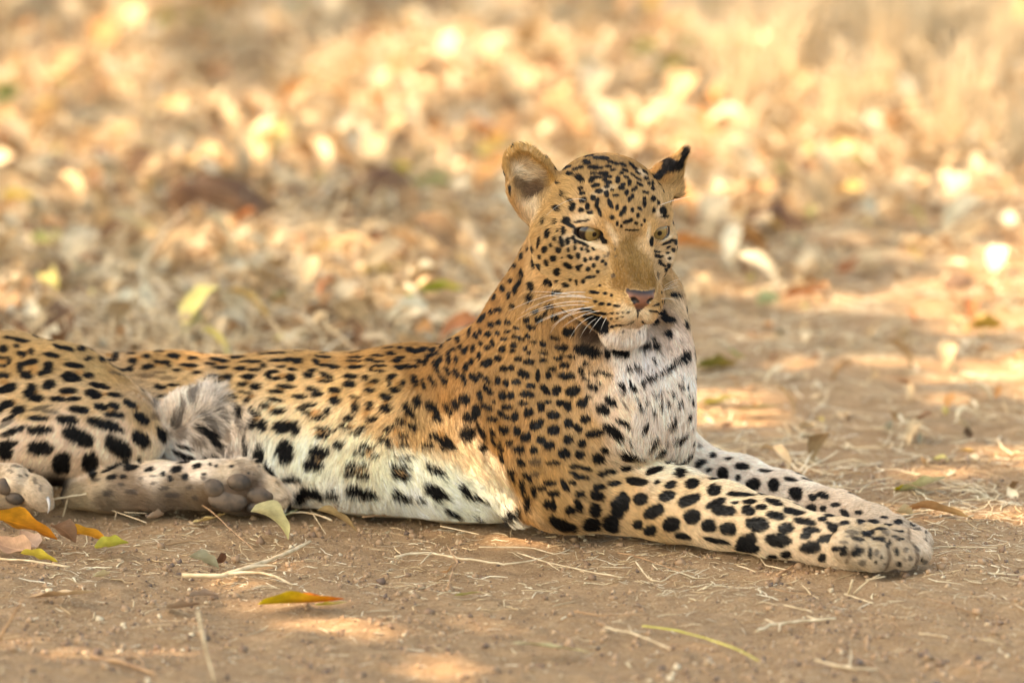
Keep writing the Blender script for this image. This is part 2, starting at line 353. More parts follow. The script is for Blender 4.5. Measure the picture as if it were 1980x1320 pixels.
 (3.66667, 1000, 640, '''500 230 28 12 40;460 265 22 17;545 300 30 11 30;625 300 53 12 20;455 295 28 7 15;490 340 30 9 15;590 375 28 7 30;735 150 52 30 10;510 130 65 28 20;g900 105 36 24 -30;985 105 20 18;1055 15 28 18 -30;b1150 70 10 10;b1070 120 10 8;965 205 12 14;g1015 160 8 8
1085 240 85 19 -40;1170 170 40 22 -50;1190 175 20 40 10;785 262 18 18;850 252 26 11 10;925 330 68 19 -42;745 365 26 14 50;745 395 40 10 45;815 385 42 16 60;845 475 9 14;915 495 10 20;868 545 13 22;965 450 9 13;1000 437 13 15;1010 520 14 18;1062 510 9 20;965 565 11 24 -15;1085 430 19 15 -50
1145 380 22 14 -50;1155 320 8 16;1195 375 8 18;1205 440 10 16;1138 500 34 13 -55;1230 480 9 20;1085 640 54 20 -60;910 670 18 38 15;1215 590 14 26;1165 735 58 15 -30;965 780 50 15 -60;1020 835 72 14 -50;1090 910 48 12 -40;1200 890 78 12 -45;1240 775 10 18;g1230 660 7 14;g740 430 24 8 50;g760 520 50 7 55;g1290 815 16 14
750 650 50 17 25;805 770 18 14;790 880 66 34 8;862 872 38 16 30;770 965 36 22;g860 955 18 10;970 993 54 22 -20;1150 1005 40 30;850 1068 70 26 5;990 1072 19 15;1085 1090 38 22 -12;1235 1085 42 28 -10;1395 1125 42 34 -10;1390 1055 34 9;875 1185 44 38;760 1185 30 44 -35;1065 1170 48 29 -15;1220 1200 72 30 -25
1300 935 40 19 -15;1450 1000 34 36 -20;1560 1040 16 17;1600 960 44 20 10;1385 880 19 11;1360 985 22 11 -30'''),
 (1, 0, 0, '''g1655 1062 5 8;g1668 1088 7 5;g1695 1068 5 6;g1738 1090 5 5;g1752 1062 5 5;g1690 1040 9 4 20;g1712 1030 8 3 20;g1735 1040 6 3 30;g1650 1028 12 4 10;g1620 1015 10 4 10;g1760 1080 4 5;g1790 1088 4 5;g1790 1045 4 4;g1775 1022 5 3;g352 800 5 22 20;g372 770 8 14 -20;g425 790 6 30 -30;g405 815 8 26 -35;b350 835 12 14;b442 850 8 26 -15;g460 815 5 24 -20;b380 850 16 10 20;b484 935 30 34 10;b505 968 26 20;b432 955 34 26;b402 970 22 10;b1719 1080 3 26 4;b1774 1078 3 28 0;b1757 1028 3 16;b540 968 16 3 -15;b1640 1078 3 14 20;g1700 1105 6 3;g1760 1106 6 3'''),  # narrow brown lines paint the shade of the grooves between toes
 (3.0, 1180, 820, '''475 345 36 26 -10;600 380 36 31;455 440 62 28 -25;615 455 56 20 -22;655 500 68 28 5;720 455 24 7;760 408 72 12 3;805 450 38 13;800 500 34 27;875 480 33 15;945 448 50 16 15;960 530 50 22 12;850 580 60 38 8;1065 507 60 16 10;1020 602 44 27;1125 563 58 17 8;1165 613 50 16 3;1290 600 36 22 25
1265 575 22 8 20;475 535 43 38;355 580 48 40;248 508 58 34 -25;175 432 36 33;325 415 40 27 -10;570 588 40 34;683 607 44 34;420 645 45 17 10;610 672 75 12 12;790 685 50 40 -10;800 720 62 20 10;970 670 64 36 5;1020 688 40 16 -30;1020 755 31 20;940 768 28 11;1130 648 31 17;1160 715 58 32 -8;1260 660 58 21 -12
1228 775 20 26 20;1315 720 37 12 -5;1350 745 20 18;g1355 685 24 7;1435 742 33 19 -30;1508 745 12 28;g1390 645 24 8;1440 665 33 10 5;g1405 620 20 5;1490 635 33 14 10;1578 665 20 16 30;1613 690 11 22 15;1660 735 12 23 -10;1570 768 9 9;1540 800 6 8;1675 810 8 15;1712 785 7 9;g1600 622 20 6;1650 650 16 5;1690 665 18 5;1805 785 7 9
1540 662 18 7;g1780 720 20 6 50;g1480 790 6 8;g1590 810 6 6;230 615 34 28;160 580 28 24;20 585 24 42;70 455 32 50 -30;45 505 40 38 40
520 225 34 19 -20;650 285 30 34 -20;740 308 14 17;765 245 39 20 8;680 200 24 7;595 180 18 12;900 272 39 7 3;830 350 37 36;948 350 30 40 -10;1075 400 37 35;1045 322 37 11 10;1175 425 23 17;1230 412 34 16 10;1165 490 27 26;1235 488 17 16;1305 468 27 11 -5;1280 528 37 16 5;1362 520 34 17 50;1360 572 24 14;1230 550 24 13;600 320 34 10 8
1440 510 19 12;1455 558 28 16 -10;1518 572 36 24 -10;1610 583 23 14;1570 605 28 8;1670 565 24 12;1590 540 24 8;1675 622 30 6;1755 612 16 8;1740 575 9 8;1760 587 11 5;1830 625 6 8;g1800 570 12 5;1030 440 18 12;570 265 20 10 -30;g1835 650 6 5;1720 545 20 6'''),
 (2.808, 920, 250, '''610 150 25 9;680 160 44 9 5;600 182 20 11 10;495 210 24 10 -5;555 218 28 9 -15;640 212 27 11;515 247 20 7 -5;560 262 18 14 40;575 280 14 10;630 275 13 18 20;720 205 19 7;760 190 17 7 10;800 195 20 8 25;690 240 28 8;650 305 22 10 -12;570 325 14 7 -10;575 348 17 8 -10;668 337 20 11;637 375 13 12
710 352 12 16;583 385 20 14 -30;525 422 14 20 25;573 440 16 12;605 420 11 18;445 433 14 15 20;375 495 7 15;428 500 9 14;513 385 12 8 -20;620 452 18 9;660 400 10 28 10;672 450 9 24 -15;730 405 11 26 -25;768 425 8 16;740 480 12 12 30;768 512 7 12;790 460 10 15 20;805 438 11 20 15;850 438 9 13;880 468 9 12;890 432 14 10 20
915 405 9 20;915 375 8 8;835 380 9 14 20;825 500 27 10 -20;790 525 7 9;870 510 9 7;915 495 6 12;900 520 5 7;850 548 32 4;760 360 18 6;790 320 16 11;720 290 18 10;710 312 12 8;770 275 12 17;715 258 22 8;790 240 12 8;835 290 10 17;855 330 10 8;820 347 10 13;850 365 8 12;890 300 18 7 30;920 345 16 7 20;925 270 12 8 20;880 270 20 5 30
865 215 18 7 30;920 238 18 6 35;880 242 18 5 30;810 225 18 7 20;665 262 22 7;640 240 18 6;745 222 16 6;730 180 14 6;815 260 16 6 20;800 300 12 7;740 330 10 7;700 275 14 6;680 212 12 6;845 195 14 6 20;850 250 14 5 30;870 320 8 9;940 300 10 6 30;960 325 12 6 30;480 360 8 16 20;450 300 12 5 -30
490 497 19 20 40;515 522 26 9 25;475 550 11 22;1020 445 15 20 -30;1032 475 18 6 -10;962 380 12 14 30;960 300 6 14;1065 500 8 22 -20;990 400 7 12;965 440 7 14;575 500 40 5 -8
g600 650 8 6;393 567 13 22 8;428 592 7 12;410 628 7 10;375 652 13 15;443 548 5 9;345 612 7 26 12;310 655 7 18;348 692 7 11;466 608 12 26 -15;450 655 14 15;505 655 7 11;538 642 7 11;555 688 10 16;515 692 15 9 30;420 700 17 15;385 722 11 17 -20;345 750 15 20;314 725 9 26 -10;442 775 16 19;500 740 23 11 25
595 708 11 11;625 700 9 9;660 698 11 13 20;556 752 14 10 45;573 738 9 7;610 758 11 12;640 740 9 11 20;690 715 9 8 -40;663 772 9 7;705 730 7 9;470 695 4 4;620 802 25 7 -5;398 830 24 16 15;440 822 9 7;490 845 17 10 30;515 815 7 7;548 830 7 13 -20;585 825 9 11;g745 795 10 10 -20;675 848 7 5;300 850 16 24 -20;295 912 16 22
560 612 42 5 25;500 605 9 18;540 610 8 8;590 622 26 5 28;575 648 7 8;610 660 10 6 30;640 650 12 5 30;g720 680 6 14 20;g700 690 6 7;g755 652 5 5;g760 690 5 5;530 585 9 5 30;1045 612 33 7 -25;1085 612 8 13;1073 655 10 11;990 690 18 8 20;1015 735 18 7 30;1045 742 8 13;1050 700 8 7;985 665 16 5 10;1045 640 12 5 -20;g990 795 6 18
1030 765 8 12;1000 715 10 6 30;1010 690 8 5;1040 670 10 5 -10;955 610 9 24;685 585 9 20 -25;700 610 14 12;645 884 28 8 8;703 890 11 7;738 900 7 7;650 935 11 7;685 946 13 8;725 950 11 7;765 958 17 6 5;640 985 28 6 25;690 998 28 6 8;740 997 11 5;770 997 8 4;800 994 7 4;828 992 6 4;740 1025 5 4;770 1023 5 4;795 1018 5 4
985 950 18 5 -25;965 987 18 4;1005 885 5 9;1010 935 5 8;990 990 8 4;1000 965 5 6;640 1025 52 24 22;672 1065 38 34;700 1090 20 16;975 1050 18 10 -40;935 1060 14 7 -20;510 1095 33 26;610 1200 66 28 12;785 1205 42 24;720 1215 14 28
272 595 13 17;235 590 6 10;250 685 11 17;285 645 5 10;212 738 17 13;225 640 9 16;252 780 9 20 -20;148 862 13 19;236 835 24 11 -50;215 872 12 20;180 900 9 18 20;170 780 24 11 -50;65 915 13 23 20;100 910 12 20;105 860 12 16;12 975 14 22;40 1020 27 13 -50;345 1030 21 18;275 1035 17 13;430 1020 20 12;400 962 24 11;430 882 28 10;200 960 14 9;330 985 16 9;380 1000 12 8;190 820 10 14 20;120 980 24 12;85 990 9 16
1085 900 28 12;1040 1030 36 18 10;1010 1000 16 18;1035 1105 18 20 -20;1135 970 9 14;1135 1060 13 21;975 1172 18 16;930 1170 20 12 -30;b1105 1145 7 7;b1045 1190 10 7;880 1290 20 8;960 1135 12 10
1060 188 46 24 25;1040 210 30 20 30;1132 130 12 34 15;977 266 20 18;1110 190 14 20 20;g960 200 12 8 -30;185 335 6 26 -6;g830 1080 8 4;g800 1100 5 5;g885 1100 5 6;g905 1060 10 5;w625 622 85 10 20;w738 560 16 50 -25;w936 560 9 45 5;w585 478 50 20 -5;w835 1005 45 36;w925 1010 26 34;w1035 592 42 7 -32;w1000 455 22 20;w700 330 60 14 -20;w490 600 30 30;w690 640 30 16 30;b300 340 62 34 20;b235 300 34 26 40;b330 350 40 22 20;w240 220 60 30 40;w300 430 50 40;w900 240 30 14 30;w1050 700 30 30;k830 1052 28 4 -22;k770 1066 34 5 -8;k722 1076 24 5;k915 1050 18 4 35;k945 1060 18 4;k880 990 4 28'''),  # brown marks in the left ear paint the shade of its hollow
]
marks = []
for sc_, ox, oy, txt in MARKS:
    for t in txt.replace('\n', ';').split(';'):
        t = t.strip()
        if not t: continue
        kind = t[0] if t[0] in 'obgwk' else 'k'
        v = [float(q) for q in t.lstrip('obgwk').split()]
        if len(v) < 5: v.append(0)
        marks.append((ox + v[0] / sc_, oy + v[1] / sc_, v[2] / sc_, v[3] / sc_, v[4], kind))

# ground colour of the coat (ear-hollow shade painted in, darker between hind paws), lie of the hair (picture direction), hair length in mm:  px py  r g b  dx dy len
COAT = '''-30 650 190 150 100 -1 .1 8;0 720 196 154 100 -1 .3 9;100 690 196 158 108 -1 .25 8;200 720 200 165 115 -1 .35 8;250 680 185 142 92 -1 .05 8;60 780 212 178 132 -.8 .5 9;180 770 215 184 142 -.8 .5 9;280 800 205 170 125 -.5 .8 10
40 850 226 205 182 -.5 .7 9;130 850 228 206 182 -.4 .7 9;220 850 228 208 184 -.2 .7 10;290 870 222 200 170 .1 .8 10;60 890 224 200 172 -.3 .7 8;150 900 222 196 168 -.2 .8 8;10 840 224 205 180 -.6 .6 9
350 690 196 152 100 -1 .08 8;480 700 200 156 104 -1 .08 8;600 695 198 152 98 -1 .08 8;700 690 190 142 88 -1 .1 8;790 680 182 132 78 -.9 .3 8
360 735 205 170 124 -1 .2 9;460 750 222 186 136 -.95 .3 9;560 750 226 190 140 -.95 .3 9;660 750 226 186 132 -.9 .3 9;750 745 214 170 114 -.85 .4 9
345 790 212 202 186 .1 -.8 22;395 770 206 198 184 .4 -.6 26;440 800 196 186 170 .6 .2 24;400 840 176 164 148 .5 .6 22;460 870 210 200 186 .3 .9 20;350 870 222 214 204 .7 .4 12;320 880 225 216 205 .6 .5 10
540 800 238 214 178 -.6 .6 12;640 800 238 212 172 -.6 .6 12;740 800 228 190 140 -.6 .6 13;520 880 236 226 210 -.2 1 20;600 880 240 228 208 -.4 .9 18;700 870 240 222 192 -.4 .9 18;560 960 226 215 200 .1 1 22;650 960 234 224 212 -.2 1 22
780 900 242 228 206 .5 .7 22;860 930 244 232 212 .7 .6 26;800 960 238 226 214 .4 .9 24;940 960 242 230 212 .6 .9 28;980 990 238 224 206 .5 1 28;800 820 214 170 116 .2 .8 16;860 820 216 178 130 .5 .8 20;900 860 228 200 162 .7 .6 24;950 890 232 210 176 .6 .6 26
860 760 188 136 82 .1 .9 11;820 720 184 132 78 -.4 .8 9;890 700 182 130 76 -.2 .9 8;960 850 192 140 84 .2 1 11;1000 930 194 144 88 .3 1 12;1010 990 196 150 98 .3 1 14
880 640 176 126 74 -.5 .8 7;930 600 180 128 76 -.4 .9 7;960 670 192 142 88 -.2 1 7;1000 540 182 134 82 -.3 1 7;1020 620 192 144 90 -.1 1 8;1080 690 198 152 100 .1 1 8;1080 640 190 142 92 0 1 9;950 760 186 136 84 0 1 8;1020 740 196 150 98 .1 1 8;1100 760 202 160 110 .3 1 8
1000 830 188 138 86 .1 1 8;1060 830 194 148 96 .2 1 8;1130 830 204 164 116 .4 1 8;1060 900 196 148 94 .3 1 8;1120 900 200 158 108 .6 .8 8;1060 970 200 156 104 .5 .8 8;1150 960 204 164 116 .8 .6 8;1200 790 226 206 182 .5 1 9;1170 720 214 186 152 .3 1 10
1140 690 206 170 130 .3 1 12;1200 720 226 214 206 .2 1 16;1240 700 226 216 210 .1 1 16;1300 640 214 198 182 .2 1 13;1310 580 200 176 146 .2 1 12;1320 720 226 212 200 .1 1 14;1290 780 224 210 196 0 1 17;1240 800 226 212 200 0 1 18;1230 860 226 212 200 .1 1 18;1300 850 222 210 198 .3 1 16;1335 800 218 204 190 .2 1 14
1215 880 222 200 168 .6 .8 11;1280 905 228 214 190 .9 .5 9;1200 940 208 172 126 .9 .4 8;1300 960 216 190 152 .95 .3 7;1250 1010 206 170 124 .9 .4 7;1400 960 222 204 174 .95 .3 7;1400 1020 214 190 156 .95 .2 6;1500 1000 220 202 172 .97 .2 6;1500 1055 212 194 166 .97 .1 6;1600 1030 208 190 162 .97 .2 5;1580 1075 206 186 158 .97 .1 5
1680 1030 182 162 132 .97 .2 4.5;1660 1080 182 164 138 .9 .3 4.5;1740 1050 172 154 130 .9 .4 4.5;1780 1080 188 172 150 .8 .6 5;1795 1060 192 178 158 .8 .6 5;1720 1095 184 168 146 .7 .6 4.5
1340 880 220 210 196 .9 .5 9;1400 900 222 212 198 .95 .4 7;1440 930 220 210 196 .95 .4 7;1520 940 214 204 188 .95 .4 6;1600 970 200 186 166 .95 .4 6;1680 1000 186 172 152 .95 .3 5;1740 1015 182 168 148 .9 .4 5;1795 1030 186 174 156 .8 .6 5
1150 310 168 128 80 -.1 -1 6;1080 340 176 134 84 -.5 -.8 5;1230 320 166 126 80 .1 -1 6;1190 370 188 148 96 0 -1 4;1150 400 192 152 102 -.3 -.9 4.5;1250 400 190 152 104 .2 -1 4.5;1085 375 200 160 108 -.7 -.3 12;1050 420 206 166 114 -.8 .2 11
1060 470 200 160 110 -.9 .3 6;1040 520 204 168 122 -.8 .6 7;1040 580 196 156 108 -.6 .8 10;1100 500 202 162 112 -.9 .3 5;1140 490 226 192 148 -.7 .4 4;1120 540 204 168 120 -.9 .3 5;1090 570 206 170 124 -.8 .5 7;1160 530 196 158 108 -.7 .2 4;1130 600 200 160 112 -.7 .6 8
1140 420 218 186 144 -.5 -.5 4;1170 445 214 172 120 -.1 -1 3.5;1180 420 206 160 104 0 -1 3.5;1205 440 206 168 120 0 -1 3.5;1215 480 158 118 66 0 -1 3;1215 520 140 100 46 0 -1 2.6;1200 545 142 100 46 -.2 -1 2.6;1250 540 142 102 48 .1 -1 2.6;1235 500 156 118 66 .1 -1 3;1260 440 216 178 126 .1 -1 3.5;1280 420 208 176 136 .3 -.8 4
1255 480 214 178 132 .1 -1 3.5;1290 490 198 164 122 .8 .1 4;1295 530 186 150 106 .8 .3 4.5;1280 550 176 140 94 .6 .2 4;1300 430 200 168 126 .6 -.3 5;1290 400 196 158 108 .5 -.6 6;1305 390 216 184 140 .8 0 10
1160 570 204 160 104 -.8 .1 5;1190 580 214 170 114 -.8 .1 4;1160 600 208 166 112 -.8 .3 6;1210 600 222 184 136 -.6 .5 4.5;1190 625 212 172 124 -.3 .9 6;1260 600 212 172 122 .7 .3 4.5;1255 620 220 188 150 .4 .8 5;1275 580 190 150 102 .8 .2 4
1185 650 214 206 196 -.3 1 10;1210 640 196 180 160 0 1 8;1212 658 216 210 202 0 1 10;1240 650 214 208 200 .2 1 9;1215 670 222 216 208 0 1 11;1150 640 70 52 40 -.5 .8 8;1285 620 150 120 92 .3 1 8
985 320 190 146 90 -.5 -1 7;1000 290 200 156 98 -.4 -1 7;1040 310 200 156 98 .4 -.9 7;1070 350 200 152 92 .5 -.7 6;1000 340 188 160 124 .7 .1 14;1020 330 196 170 136 .9 .2 15;1020 360 128 98 72 .9 .2 13;1030 375 66 44 32 .8 .4 10;1000 390 192 150 102 .1 -.8 8;1010 410 196 154 106 .2 -.7 9;1045 395 186 150 104 .1 -1 14;990 360 186 146 98 .2 -.9 5
1270 340 176 128 74 .3 -1 5;1290 320 150 110 66 .4 -1 5;1300 300 200 190 170 .6 -.9 5;1310 350 184 146 96 .4 -.9 7;1322 305 184 144 92 .7 -.8 11;1328 335 200 160 110 .9 -.5 13;1300 375 206 168 118 .9 -.3 15
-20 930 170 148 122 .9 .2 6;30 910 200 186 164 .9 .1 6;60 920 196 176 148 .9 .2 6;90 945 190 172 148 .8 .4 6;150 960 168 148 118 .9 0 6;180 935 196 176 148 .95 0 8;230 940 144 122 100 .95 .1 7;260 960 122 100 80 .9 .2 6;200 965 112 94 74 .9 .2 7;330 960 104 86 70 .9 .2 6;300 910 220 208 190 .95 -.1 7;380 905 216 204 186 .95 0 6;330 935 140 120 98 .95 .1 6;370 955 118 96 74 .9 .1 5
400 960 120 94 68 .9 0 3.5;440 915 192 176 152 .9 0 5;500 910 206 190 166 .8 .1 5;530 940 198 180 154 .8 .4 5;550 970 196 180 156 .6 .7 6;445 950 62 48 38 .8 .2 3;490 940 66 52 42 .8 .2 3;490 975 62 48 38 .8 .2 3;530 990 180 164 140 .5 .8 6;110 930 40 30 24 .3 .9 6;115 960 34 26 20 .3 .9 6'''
coat = np.array([[float(q) for q in t.split()] for t in COAT.replace('\n', ';').split(';') if t.strip()])

body_bvh = BVHTree.FromPolygons([tuple(v) for v in BV], [tuple(q) for q in BQ.tolist()])
def hit(px, py):
    d = P2W(px, py, 0.0) - CAM; d /= np.linalg.norm(d)
    loc, nor, _, dist = body_bvh.ray_cast(Vector(CAM), Vector(d), 30)
    if loc is None: return None, None
    return np.array(loc), np.array(nor)
CA, CK = [], []
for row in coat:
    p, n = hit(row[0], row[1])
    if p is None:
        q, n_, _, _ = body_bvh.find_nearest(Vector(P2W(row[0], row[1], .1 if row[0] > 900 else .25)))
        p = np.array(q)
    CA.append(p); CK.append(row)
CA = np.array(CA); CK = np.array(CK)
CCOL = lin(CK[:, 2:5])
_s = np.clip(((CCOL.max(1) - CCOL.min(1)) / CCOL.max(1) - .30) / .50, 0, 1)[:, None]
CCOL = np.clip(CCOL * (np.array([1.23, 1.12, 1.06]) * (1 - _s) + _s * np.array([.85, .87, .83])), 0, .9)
CDIR = CK[:, 5:6] * np.array([[1, 0, 0]]) - CK[:, 6:7] * VU[None]
CLEN = np.where((CK[:, 7] > 12) & (CK[:, 0] > 480) & (CK[:, 0] < 1000), 12 + (CK[:, 7] - 12) * .5, CK[:, 7])

SPOT = []                                   # anchor, 2x3 pseudo-inverse basis, normal, kind, reach
def add_spot(p, n, e1, e2, kind):
    A = np.stack([e1, e2], 1)
    SPOT.append((p, np.linalg.pinv(A), n, kind, max(np.linalg.norm(e1), np.linalg.norm(e2))))
for (x, y, rx, ry, a, kind) in marks:
    p, n = hit(x, y)
    if p is None: continue
    a = math.radians(a); v = (p - CAM); v /= np.linalg.norm(v)
    vn = v @ n
    if n @ v > 0: n = -n; vn = -vn
    vn = min(vn, -0.33)
    def up(dx, dy):
        w = np.array([dx, 0, 0]) - VU * dy
        return (w - v * (w @ n) / vn) * S
    g_ = 1.0 if kind in 'wo' else (1.02 if x < 880 else 1.13 if (y < 440 and 1070 < x < 1270) else 1.16 if (y < 560 and 1020 < x < 1320) else 1.10)
    rx, ry = rx * g_ + .4, ry * g_ + .4
    add_spot(p, n, up(math.cos(a) * rx, math.sin(a) * rx), up(-math.sin(a) * ry, math.cos(a) * ry), kind)
KN = len(SPOT)

# vertex normals and areas
def vnormals():
    P = BV[BQ]
    n = np.cross(P[:, 2] - P[:, 0], P[:, 3] - P[:, 1])
    out = np.zeros_like(BV)
    for k in range(4):
        for d in range(3): out[:, d] += np.bincount(BQ[:, k], n[:, d], len(BV))
    out /= np.linalg.norm(out, axis=1)[:, None] + 1e-12
    return out, np.linalg.norm(n, axis=1) * 0.5
BN, BA = vnormals()
# the far side carries the same kind of rosettes
fc = BV[BQ].mean(1); fn = BN[BQ].mean(1); fn /= np.linalg.norm(fn, axis=1)[:, None] + 1e-9
vdir = (fc - CAM); vdir /= np.linalg.norm(vdir, axis=1)[:, None]
away = np.where((fn * vdir).sum(1) > -0.12)[0]
anch = []
AP = np.array([s[0] for s in SPOT])
for i in rng.choice(away, 2600):
    p = fc[i]
    if p[2] < 0.02: continue
    small = p[2] > 0.27
    rad = (0.010 if small else 0.019)
    if anch and (np.linalg.norm(np.array(anch) - p, axis=1) < rad).any(): continue
    if (np.linalg.norm(AP - p, axis=1) < rad).any(): continue
    anch.append(p)
    n = fn[i]; t = np.cross(n, [0.3, 0.5, 0.8]); t /= np.linalg.norm(t) + 1e-9; b = np.cross(n, t)
    r = (0.0035 if small else 0.0075)
    add_spot(p, n, t * r * rng.uniform(.8, 1.5), b * r * rng.uniform(.7, 1.1), 'k')

def coat_at(P, nrm, want='all'):
    """coat colour, hair direction and length at points P (N,3)"""
    N = len(P); col = np.zeros((N, 3)); dr = np.zeros((N, 3)); ln = np.zeros(N)
    step = 40000
    for a in range(0, N, step):
        q = P[a:a + step]
        d2 = ((q[:, None, :] - CA[None]) ** 2).sum(2) + 1.6e-5
        w = d2 ** -2.2
        w /= w.sum(1)[:, None]
        col[a:a + step] = w @ CCOL; dr[a:a + step] = w @ CDIR; ln[a:a + step] = w @ CLEN
    return col, dr, ln
def pattern(P, col, nrm, soft=0.12, seed=3):
    """paint the spots and fold shade into col at points P"""
    order = np.argsort(P[:, 0]); xs = P[order, 0]
    # edges wander a little
    wob = 1 + 0.20 * (fbm(P[:, 0] * 1000 + 900, P[:, 2] * 1000 + P[:, 1] * 700 + 900, 7, 3, 5) - 0.5) * 2
    k = np.zeros(len(P)); g = np.zeros(len(P)); o = np.zeros(len(P)); b = np.zeros(len(P))
    w = np.zeros(len(P)); fr_ = np.zeros(len(P)); D = {'k': k, 'g': g, 'o': o, 'b': b, 'w': w}
    for (p, inv, n, kind, reach) in SPOT:
        R = reach * 1.5
        i0, i1 = np.searchsorted(xs, [p[0] - R, p[0] + R])
        idx = order[i0:i1]
        d = P[idx] - p
        m = (np.abs(d[:, 2]) < R) & (np.abs(d[:, 1]) < R * 1.5)
        idx = idx[m]; d = d[m]
        if len(idx) == 0: continue
        dn = d @ n
        uv = (d - dn[:, None] * n) @ inv.T
        rr = (np.abs(uv) ** 2.3).sum(1) ** (1 / 2.3) * wob[idx]
        s = 0.5 if kind == 'w' else 0.25 if kind in 'ob' else soft
        v = np.clip((1 + s - rr) / (2 * s), 0, 1)
        v *= (np.abs(dn) < reach * 0.9 + 0.006) * ((nrm[idx] @ n) > -0.1)
        D[kind][idx] = np.maximum(D[kind][idx], v)
        if kind == 'k': fr_[idx] = np.maximum(fr_[idx], np.clip((1.45 - rr) / .5, 0, 1) * (v < 1) * (np.abs(dn) < reach + .004))
    orange = lin([158, 112, 60]); brown = lin([98, 74, 54]); grey = lin([66, 56, 50]); black = np.array([0.0055, 0.0042, 0.0036])
    lum = col.mean(1, keepdims=True)
    oc = np.minimum(orange[None] * (0.5 + 0.7 * lum / 0.35), 1)
    col = col * (1 - 0.6 * w[:, None]) + lin([240, 218, 184]) * 0.6 * w[:, None]
    col = col * (1 - 0.75 * o[:, None]) + oc * 0.75 * o[:, None]
    col = col * (1 - 0.7 * b[:, None]) + brown * 0.7 * b[:, None]
    col = col * (1 - 0.72 * g[:, None]) + grey * 0.72 * g[:, None]
    col = col * (1 - .32 * fr_[:, None]) + col * np.array([.62, .45, .28]) * .32 * fr_[:, None]
    col = col * (1 - k[:, None]) + black * k[:, None]
    return col

# bare skin: eyelids, nose leather, pads
NOSE = H(0, 100, -106)
def inside(P, c, ax, r):
    q = (P - c) @ np.asarray(ax).T / (np.asarray(r) * S)
    return np.sqrt((q ** 2).sum(1))
def bare(P):
    nz = inside(P, H(0, 100, -99), HA, (28, 22, 17))
    # the leather narrows to a point below
    q = (P - H(0, 100, -99)) @ HA.T / S
    tri = np.abs(q[:, 0]) < 31 - 0.75 * np.maximum(0, 10 - q[:, 2])
    tri &= (q[:, 2] < 17) & (q[:, 2] > -30) & (q[:, 1] > -14)
    ey = np.minimum(inside(P, EYES[0] + (HF * 8 - HR * 3) * S, HA, (31, 34, 15)), inside(P, EYES[1] + (HF * 10 + HR * 2) * S, HA, (31, 34, 15)))
    return tri, ey
PADS = [(462, 932, 22, 16, 8, .128), (503, 957, 25, 15, 8, .122), (500, 982, 23, 12, 2, .125), (413, 943, 20, 17, 20, .13), (440, 968, 36, 20, 8, .128), (8, 940, 13, 16, -10, .13), (29, 962, 18, 13, 12, .115)]
PADP = []
for (x, y, a, b_, ang, Y) in PADS:
    p, n = hit(x, y); PADP.append((p, n, a, b_, ang))
def near_pad(P):
    m = np.zeros(len(P), bool)
    for (p, n, a, b_, ang) in PADP:
        d = (P - p); an = math.radians(ang)
        u = (d @ np.array([1., 0, 0])) / S; v = -(d @ VU) / S
        uu = u * math.cos(an) + v * math.sin(an); vv = -u * math.sin(an) + v * math.cos(an)
        m |= ((uu / a) ** 2 + (vv / b_) ** 2 < 1.05) & (np.abs(d[:, 1]) < 0.02)
    return m
def skin_colour(P, nrm):
    col, dr, ln = coat_at(P, nrm)
    col = pattern(P, col, nrm)
    tri, ey = bare(P)
    q = (P - H(0, 100, -99)) @ HA.T / S
    pink = lin([136, 86, 64]) * (0.75 + 0.35 * vnoise(q[:, 0] / 6 + 50, q[:, 2] / 6 + 50, 3))[:, None]
    edge = np.clip((q[:, 2] - 6) / 8, 0, 1) + np.clip((-q[:, 2] - 16) / 8, 0, 1)
    blk = np.maximum(edge, (inside(P, H(-17, 104, -101), HA, (10, 14, 7)) < 1) | (inside(P, H(17, 104, -101), HA, (9, 14, 6.5)) < 1))
    nosec = pink * (1 - np.clip(blk, 0, 1)[:, None]) + lin([38, 24, 20]) * np.clip(blk, 0, 1)[:, None]
    col[tri] = nosec[tri]
    lid = np.clip((1.12 - ey) / 0.12, 0, 1)[:, None]
    col = col * (1 - lid) + lin([26, 18, 14]) * lid
    return col, dr, ln, tri, ey

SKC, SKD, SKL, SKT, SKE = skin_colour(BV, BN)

leopard = bpy.data.objects.new('leopard', None); COL.objects.link(leopard); leopard.location = (0.1, 0.1, 0)
tag(leopard, 'spotted leopard lying on the bare dirt with its head raised and forelegs stretched out', 'leopard')
LOC = np.array(leopard.location)
def leo(o):
    o.parent = leopard; o.location = -Vector(leopard.location); return o
m_skin, n, l, b = new_mat('leopard_skin')
at = n.new('ShaderNodeAttribute'); at.attribute_name = 'coat'
l.new(at.outputs['Color'], b.inputs['Base Color']); b.inputs['Roughness'].default_value = 0.62
body = leo(mesh_obj('body', BV, BQ, m_skin))
ca = body.data.attributes.new('coat', 'FLOAT_COLOR', 'POINT')
ca.data.foreach_set('color', np.concatenate([SKC, np.ones((len(SKC), 1))], 1).astype(np.float32).ravel())
tag(body, 'spotted tawny body, white on the belly, chest and chin')

